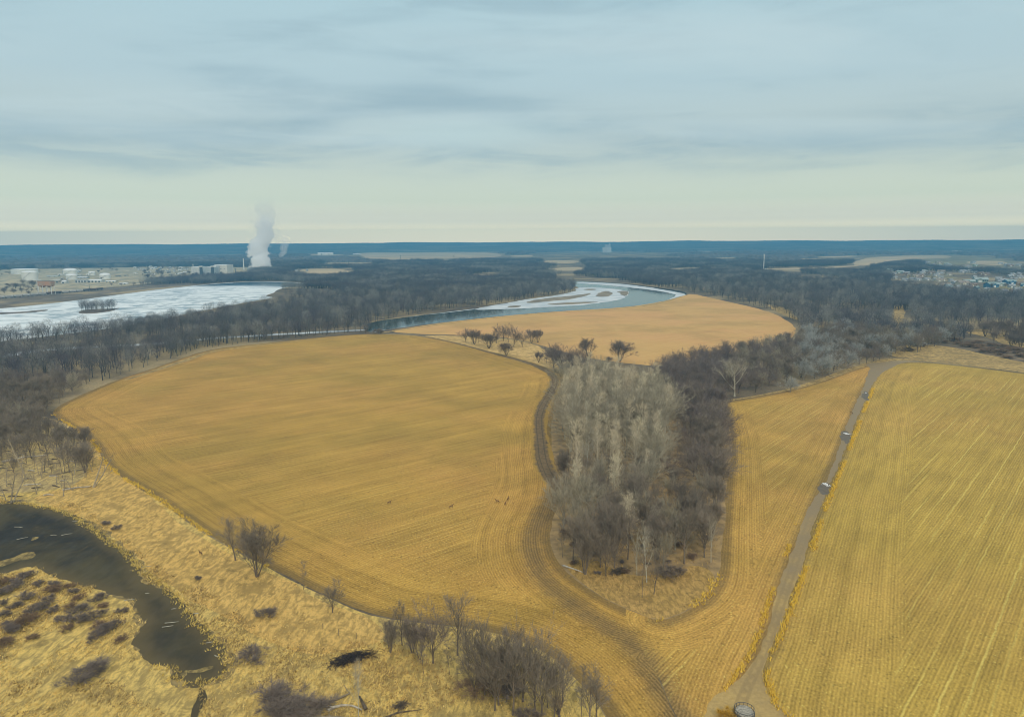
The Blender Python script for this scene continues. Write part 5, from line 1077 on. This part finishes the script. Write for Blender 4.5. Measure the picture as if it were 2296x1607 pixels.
# logs, branches and brush
LOGW = surf('bleached_log', (.58, .53, .45), (.36, .31, .24), 1.2, .9); LOGD = surf('dark_log', (.16, .12, .08), (.09, .07, .05), 1.2, .9); LOGG = surf('grey_log', (.30, .25, .17), (.20, .16, .11), 1.2, .9)
def log(pts, r, mat, label, stubs=3, seed=0):
    rng = random.Random(seed); p = [P(x, y, r*.8) for x, y in pts]; c = p[0].copy(); c.z = 0
    e = empty('fallen_log', c); tag(e, label, 'log'); b = MB(); b.tube([q-c for q in p], [r*(1-.55*i/(len(p)-1)) for i in range(len(p))], 8); b.build('log_trunk', mat, e, smooth=True)
    for _ in range(stubs):
        q = p[rng.randrange(1, len(p))]-c; d = Vector((rng.uniform(-1, 1), rng.uniform(-1, 1), rng.uniform(.2, .9))).normalized(); l = rng.uniform(1, 2.6)
        b = MB(); b.tube([q, q+d*l*.5, q+d*l+rvec(rng)*.3], [r*.4, r*.28, r*.1], 5); b.build('branch', mat, e)
log([(690, 1566), (712, 1573), (740, 1571), (760, 1565), (785, 1553)], .34, LOGG, 'long grey log with a stub, highest of the fallen logs in the marsh', 3, 1)
log([(735, 1592), (750, 1584), (768, 1580), (790, 1581), (812, 1590)], .33, LOGW, 'bleached curved log, whitest of the fallen logs', 1, 2)
log([(820, 1588), (812, 1572), (806, 1560)], .42, LOGD, 'dark broken stump leaning at the end of the bleached log', 1, 3)
log([(690, 1610), (740, 1606), (800, 1610)], .36, LOGG, 'pale log lying along the bottom edge', 1, 4)
log([(660, 1578), (690, 1584), (715, 1593)], .28, LOGD, 'dark curved log left of the bleached one', 2, 5)
log([(1262, 1267), (1290, 1276), (1316, 1286)], .26, LOGW, 'pale fallen trunk at the left front of the grove', 1, 6)
log([(860, 1610), (890, 1597), (925, 1592)], .24, LOGD, 'dark branch by the bottom edge right of the pale dead tree', 3, 7)
log([(4, 1035), (55, 1024), (105, 1020)], .40, LOGW, 'longest pale log on the flooded ground between the dead trees', 2, 8)
log([(140, 1098), (175, 1092), (205, 1090)], .34, LOGW, 'pale log at the right end of the dead trees', 2, 9)
log([(110, 1066), (140, 1060), (165, 1054)], .32, LOGG, 'grey log lying behind the stubby dead trunk', 1, 10)
for i, (x, y) in enumerate(scatter([(-40, 960), (-40, 1115), (100, 1120), (190, 1095), (190, 1030), (90, 985)], 6.5)):
    if i >= 46: break
    px, py, _ = proj((x, y, 0)); a = random.uniform(-.5, .5); l = random.uniform(2, 6); m_ = random.choice((LOGG, LOGD, LOGG, LOGW))
    b = MB(); b.tube([(-l/2*math.cos(a), -l/2*math.sin(a), .2), (0, 0, .35), (l/2*math.cos(a), l/2*math.sin(a), .15)], [.26, .22, .1], 6)
    nm = {LOGG.name: 'grey', LOGD.name: 'dark', LOGW.name: 'pale'}[m_.name]
    tag(b.build('fallen_log', m_, None, (x, y, 0)), 'short %s driftwood log strewn between the dead trunks' % nm, 'log', nm+' driftwood between the dead trunks')
def brush(x, y, w, d, h, n, mat, label, seed):
    rng = random.Random(seed); c = P(x, y); e = empty('brush_heap', c, .5); tag(e, label, 'brush heap'); b = MB()
    for _ in range(n):
        p = Vector((rng.gauss(0, w*.3), rng.gauss(0, d*.3), 0)); p.z = max(.05, h*(1-(p.x/w)**2-(p.y/d)**2)*rng.random()); q = Vector((rng.uniform(-1, 1), rng.uniform(-1, 1), rng.uniform(-.25, .35))).normalized()*rng.uniform(.8, 2.4)
        b.tube([p-q*.5, p+rvec(rng)*.15, p+q*.5], [.05, .04, .015], 3, False)
    b.build('branch', mat, e)['kind'] = 'stuff'
brush(787, 1480, 7.5, 2.6, 1.5, 700, surf('char_brush', (.06, .045, .04), (.035, .028, .026), 1), 'dark heap of old brush among the brown grass', 11)
brush(702, 1596, 6, 3.2, .9, 420, LOGG, 'tangle of grey branches around the fallen logs', 12)
brush(1388, 1283, 4.5, 2.2, 1.1, 300, LOGD, 'heap of fallen branches on the floor of the grove', 13)
brush(900, 1583, 2.2, 1.4, .7, 120, LOGD, 'small pile of dark sticks right of the pale dead tree', 14)
brush(30, 1126, 5, 2, .5, 180, LOGG, 'grey driftwood tangle at the pond shore', 15)
for i, (x, y, lab) in enumerate(((672+52, 1411, 'leftmost of the three thin posts on the grass bank'), (672+87, 1424, 'middle one of the three thin posts on the grass bank'), (672+127, 1432, 'rightmost of the three thin posts on the grass bank'))):
    e = empty('fence_post', P(x, y)); tag(e, lab, 'fence post'); b = MB(); b.tube([(0, 0, -.2), (.03, 0, 1.5)], .06, 6); b.build('post', LOGG, e); b = MB(); b.box((.04, 0, 1.52), (.16, .16, .08)); b.build('post_cap', LOGD, e)
# white floats of ice and sticks on the pond
mfl = surf('pond_flake', (.42, .40, .32), (.3, .28, .22), 2)
for i, (x, y) in enumerate(((42, 1182), (50, 1207), (120, 1200), (150, 1198), (330, 1270), (330, 1330), (290, 1345), (440, 1375), (390, 1365), (385, 1395), (486, 1470), (170, 1168), (376, 1404), (470, 1440))):
    c = P(x, y); b = MB(); l = random.uniform(.5, 1.6); b.tube([(-l, 0, .06), (0, random.uniform(-.2, .2), .09), (l, 0, .05)], [.1, .13, .05], 5)
    tag(b.build('floating_stick', mfl, None, (c.x, c.y, .03), random.uniform(-.4, .8)), 'pale stick frozen into the pond surface', 'stick', 'pale sticks on the pond')
# heaps of white stone in the mud holes of the road
def stone_heap(x, y, n, w, d, label, seed):
    rng = random.Random(seed); c = P(x, y); b = MB()
    for _ in range(n):
        p = (rng.gauss(0, w*.4), rng.gauss(0, d*.4)); r = rng.uniform(.16, .42); vs = []
        for k in range(7): a = k*6.283/7; vs.append((p[0]+r*math.cos(a)*rng.uniform(.7, 1.2), p[1]+r*math.sin(a)*rng.uniform(.7, 1.2), .05))
        o = len(b.v); b.add(vs+[(q[0]*.6+p[0]*.4, q[1]*.6+p[1]*.4, r*rng.uniform(.5, .9)) for q in vs], [(k, (k+1) % 7, 7+(k+1) % 7, 7+k) for k in range(7)]+[tuple(range(7, 14))])
    tag(b.build('stone_heap', surf('white_stone', (.80, .79, .76), (.55, .54, .54), 2.5, .8), None, (c.x, c.y, .06)), label, 'stone heap', None, 'stuff')
stone_heap(1851, 1087, 26, 1.1, 2.2, 'heap of white stones in the nearest muddy hole of the dirt road', 1)
stone_heap(1899, 973, 24, 1.5, 2.0, 'heap of white stones in the middle muddy hole of the dirt road', 2)
stone_heap(1942, 881, 7, .6, .8, 'few white stones in the farthest muddy hole of the dirt road', 3)
# ================================================================== steam, haze, sky, sun
def puff_column(name, label, pts, dens, seed):
    """a closed lumpy tube of vapour: pts = (x, y, z, radius) in metres"""
    rng = random.Random(seed); V, F = [], []; n = 20
    c0 = Vector(pts[0][:3])
    for j, (x, y, z, r) in enumerate(pts):
        for k in range(n):
            a = 2*math.pi*k/n; q = r*(1.15+.12*mno.noise(Vector((3*math.cos(a), 3*math.sin(a), z*.05+seed))))
            V.append((x-c0.x+q*math.cos(a), y-c0.y+q*math.sin(a), z))
    m_ = len(pts); F = [(j*n+k, j*n+(k+1) % n, (j+1)*n+(k+1) % n, (j+1)*n+k) for j in range(m_-1) for k in range(n)]
    F += [tuple(range(n))[::-1], tuple((m_-1)*n+k for k in range(n))]
    m = bpy.data.materials.new(name); m.use_nodes = True; t = NT(m.node_tree); t.n.clear()
    out = t.n.new('ShaderNodeOutputMaterial'); pv = t.n.new('ShaderNodeVolumePrincipled'); t.l.new(pv.outputs[0], out.inputs['Volume'])
    o = t.obj(); s = t.sep(o)
    xs = np.array([(p[2], p[0]-c0.x, p[3]) for p in pts])
    # distance from the axis of the column, which drifts with height
    def curve(vals):
        nn = t.n.new('ShaderNodeFloatCurve'); cv = nn.mapping.curves[0]; z0, z1 = xs[0, 0], xs[-1, 0]; mx = max(abs(vals).max(), 1)
        cv.points[0].location = (0, .5+.5*vals[0]/mx); cv.points[-1].location = (1, .5+.5*vals[-1]/mx)
        for z, v_ in list(zip(xs[:, 0], vals))[1:-1]: cv.points.new((z-z0)/(z1-z0), .5+.5*v_/mx)
        nn.mapping.update(); t.put(nn, 'Value', t.ramp(s[2], z0, z1, 0, 1, False)); return t.math('MULTIPLY', t.math('SUBTRACT', nn.outputs[0], .5), 2*mx)
    ax = curve(xs[:, 1]); rad = curve(xs[:, 2])
    dx = t.math('SUBTRACT', s[0], ax); rd = t.math('SQRT', t.math('ADD', t.math('MULTIPLY', dx, dx), t.math('MULTIPLY', s[1], s[1])))
    nz = t.noise(o, .024, 5, .6, .3); nz2 = t.noise(o, .1, 4, .6)
    f = t.math('ADD', t.math('MULTIPLY', t.math('SUBTRACT', .74, t.math('DIVIDE', rd, rad)), 1.5), t.math('MULTIPLY', t.math('SUBTRACT', nz, .5), 3.4)); f = t.math('ADD', f, t.math('MULTIPLY', t.math('SUBTRACT', nz2, .5), 1.0)); f = t.math('MULTIPLY', f, t.ramp(t.math('DIVIDE', rd, rad), .97, 1.12, 1, 0))
    hz = t.ramp(s[2], xs[0, 0], xs[-1, 0], 0, 1, False)
    d = t.math('MULTIPLY', t.ramp(f, .10, .30), t.math('MULTIPLY', t.math('POWER', t.math('SUBTRACT', 1.0, hz), dens[1]), dens[0]))
    t.put(pv, 'Density', d); t.put(pv, 'Color', (1.0, 1.0, 1.0)); pv.inputs['Anisotropy'].default_value = .0
    o2 = link(name, mesh_from(name, V, F, m, smooth=True), None, (c0.x, c0.y, 0)); tag(o2, label, 'steam cloud', None); return o2
pc = P(583, 606.5); kk = pxm(583, 606.5)
X = lambda px: pc.x+(px-583)/kk
Z = lambda py: (606.5-py)/kk
puff_column('steam_plume', 'tall white steam cloud rising from the cooling tower into the sky', [(X(584), pc.y, 11, 46), (X(583), pc.y, Z(585), 48), (X(585), pc.y, Z(565), 44), (X(590), pc.y, Z(545), 42), (X(597), pc.y, Z(525), 40), (X(601), pc.y, Z(505), 40), (X(603), pc.y, Z(485), 42), (X(603), pc.y, Z(462), 46), (X(602), pc.y, Z(440), 40)], (.24, 1.9), 4)
puff_column('steam_wisp', 'smaller ragged puff of steam right of the tall white cloud', [(X(618), pc.y+60, Z(578), 8), (X(622), pc.y+60, Z(568), 20), (X(626), pc.y+60, Z(558), 22), (X(629), pc.y+60, Z(545), 18), (X(630), pc.y+60, Z(530), 10)], (.035, .6), 9)

HAZE_D = 1.0/5400; HAZE_C = (.11, .44, .74)
m = bpy.data.materials.new('haze_air'); m.use_nodes = True; t = NT(m.node_tree); t.n.clear()
out = t.n.new('ShaderNodeOutputMaterial'); pv = t.n.new('ShaderNodeVolumePrincipled'); t.l.new(pv.outputs[0], out.inputs['Volume'])
pv.inputs['Density'].default_value = HAZE_D; pv.inputs['Color'].default_value = (*HAZE_C, 1); pv.inputs['Anisotropy'].default_value = 0
b = MB(); b.box((0, 4170, 117), (15000, 10000, 244)); tag(b.build('haze', m), 'thin bluish air between the camera and the horizon', None, None, 'stuff')

SUN_EL, SUN_AZ = R(38), R(165)                                     # azimuth from +Y towards +X
sd = Vector((math.sin(SUN_AZ)*math.cos(SUN_EL), math.cos(SUN_AZ)*math.cos(SUN_EL), math.sin(SUN_EL)))
sl = bpy.data.lights.new('sun', 'SUN'); sl.energy = 1.5; sl.angle = R(14); sl.color = (1, .90, .74)
so = bpy.data.objects.new('sun', sl); COL.objects.link(so); so.rotation_euler = (-sd).to_track_quat('-Z', 'Y').to_euler(); so.location = (0, -100, 230)
w = bpy.data.worlds.new('World'); S.world = w; w.use_nodes = True; t = NT(w.node_tree); bg = t.n['Background']
sky = t.n.new('ShaderNodeTexSky'); sky.sky_type = 'NISHITA'; sky.sun_disc = False; sky.sun_elevation = SUN_EL; sky.sun_rotation = SUN_AZ; sky.altitude = 200; sky.dust_density = 2
g = t.n.new('ShaderNodeTexCoord').outputs['Generated']; q = t.sep(g); z = t.math('MAXIMUM', q[2], 0.0)
iz = t.math('DIVIDE', 1.0, t.math('ADD', z, .10)); cu = t.math('MULTIPLY', q[0], iz); cv = t.math('MULTIPLY', q[1], iz)
v1 = t.comb(t.math('MULTIPLY', cu, .55), cv, 0)
n1 = t.noise(v1, .55, 5, .55, .6); n2 = t.noise(t.comb(t.math('MULTIPLY', cu, .35), t.math('MULTIPLY', cv, 1.3), 4), .9, 4, .5, .4)
cr = t.n.new('ShaderNodeValToRGB'); t.put(cr, 0, z); els = cr.color_ramp.elements
STOPS = [(0, (3.35, 2.62, 1.42)), (.0165, (3.15, 2.52, 1.32)), (.0204, (2.35, 1.93, 1.11)), (.026, (1.57, 1.38, .91)), (.036, (1.2, 1.11, .79)), (.055, (.90, .93, .69)), (.09, (.74, .80, .66)), (.13, (.62, .71, .67)), (.2, (.53, .68, .71)), (.3, (.50, .69, .74)), (.5, (.75, .80, .80)), (1, (1.25, 1.18, 1.08))]
els[0].position = 0; els[0].color = (*STOPS[0][1], 1); els[1].position = 1; els[1].color = (*STOPS[-1][1], 1)
for p_, c_ in STOPS[1:-1]: e_ = els.new(p_); e_.color = (*c_, 1)
az = t.math('ARCTAN2', q[0], q[1])
def bell(v, c_, w_):
    d_ = t.math('DIVIDE', t.math('SUBTRACT', v, c_), w_); return t.math('EXPONENT', t.math('MULTIPLY', t.math('MULTIPLY', d_, d_), -1.0))
nb_ = t.noise(t.comb(t.math('MULTIPLY', az, 1.2), t.math('MULTIPLY', z, 5), 2), 3.0, 5, .55, .5); nf_ = t.noise(t.comb(az, t.math('MULTIPLY', z, 7), 5), 5.0, 5, .6, .6)
wz = t.math('ADD', z, t.math('MULTIPLY', t.math('SUBTRACT', nb_, .5), .07))
arc = t.math('ADD', .128, t.math('MULTIPLY', bell(az, -.10, .17), .062))                 # the arched cloud bank
band = bell(wz, arc, .026); low = bell(wz, .112, .022)
dark = t.math('MAXIMUM', t.math('MULTIPLY', band, .95), t.math('MULTIPLY', low, t.math('ADD', .35, t.math('MULTIPLY', t.ramp(nf_, .35, .65), .5))))
dark = t.math('MAXIMUM', dark, t.math('MULTIPLY', t.ramp(t.math('ADD', n1, t.math('MULTIPLY', t.math('SUBTRACT', nf_, .5), .25)), .47, .66), t.ramp(z, .10, .17, 0, .75)))
dark = t.math('MULTIPLY', dark, t.ramp(nf_, .28, .62, .35, 1))
c = t.mix(t.math('MULTIPLY', dark, .78), cr.outputs[0], (.34, .48, .54))
lite = t.math('MULTIPLY', t.ramp(n2, .45, .68), t.ramp(z, .08, .16)); c = t.mix(t.math('MULTIPLY', lite, .6), c, (.64, .77, .78))
glow = t.math('MULTIPLY', bell(az, -.06, .12), bell(z, .142, .02)); c = t.mix(t.math('MULTIPLY', glow, .7), c, (.60, .75, .74))
sc = t.n.new('ShaderNodeVectorMath'); sc.operation = 'SCALE'; t.l.new(c, sc.inputs[0]); sc.inputs['Scale'].default_value = 10.0
fin = t.mix(.9, sky.outputs[0], sc.outputs[0]); t.put(bg, 'Color', fin); bg.inputs['Strength'].default_value = .1
S.view_settings.view_transform = 'Standard'; S.view_settings.look = 'None'; S.view_settings.gamma = 1; S.view_settings.exposure = 0
S.cycles.volume_bounces = 40; S.cycles.max_bounces = 40; S.cycles.diffuse_bounces = 2; S.cycles.transparent_max_bounces = 8
S.cycles.use_denoising = True; S.cycles.denoising_prefilter = 'ACCURATE'; S.cycles.filter_width = 1.0
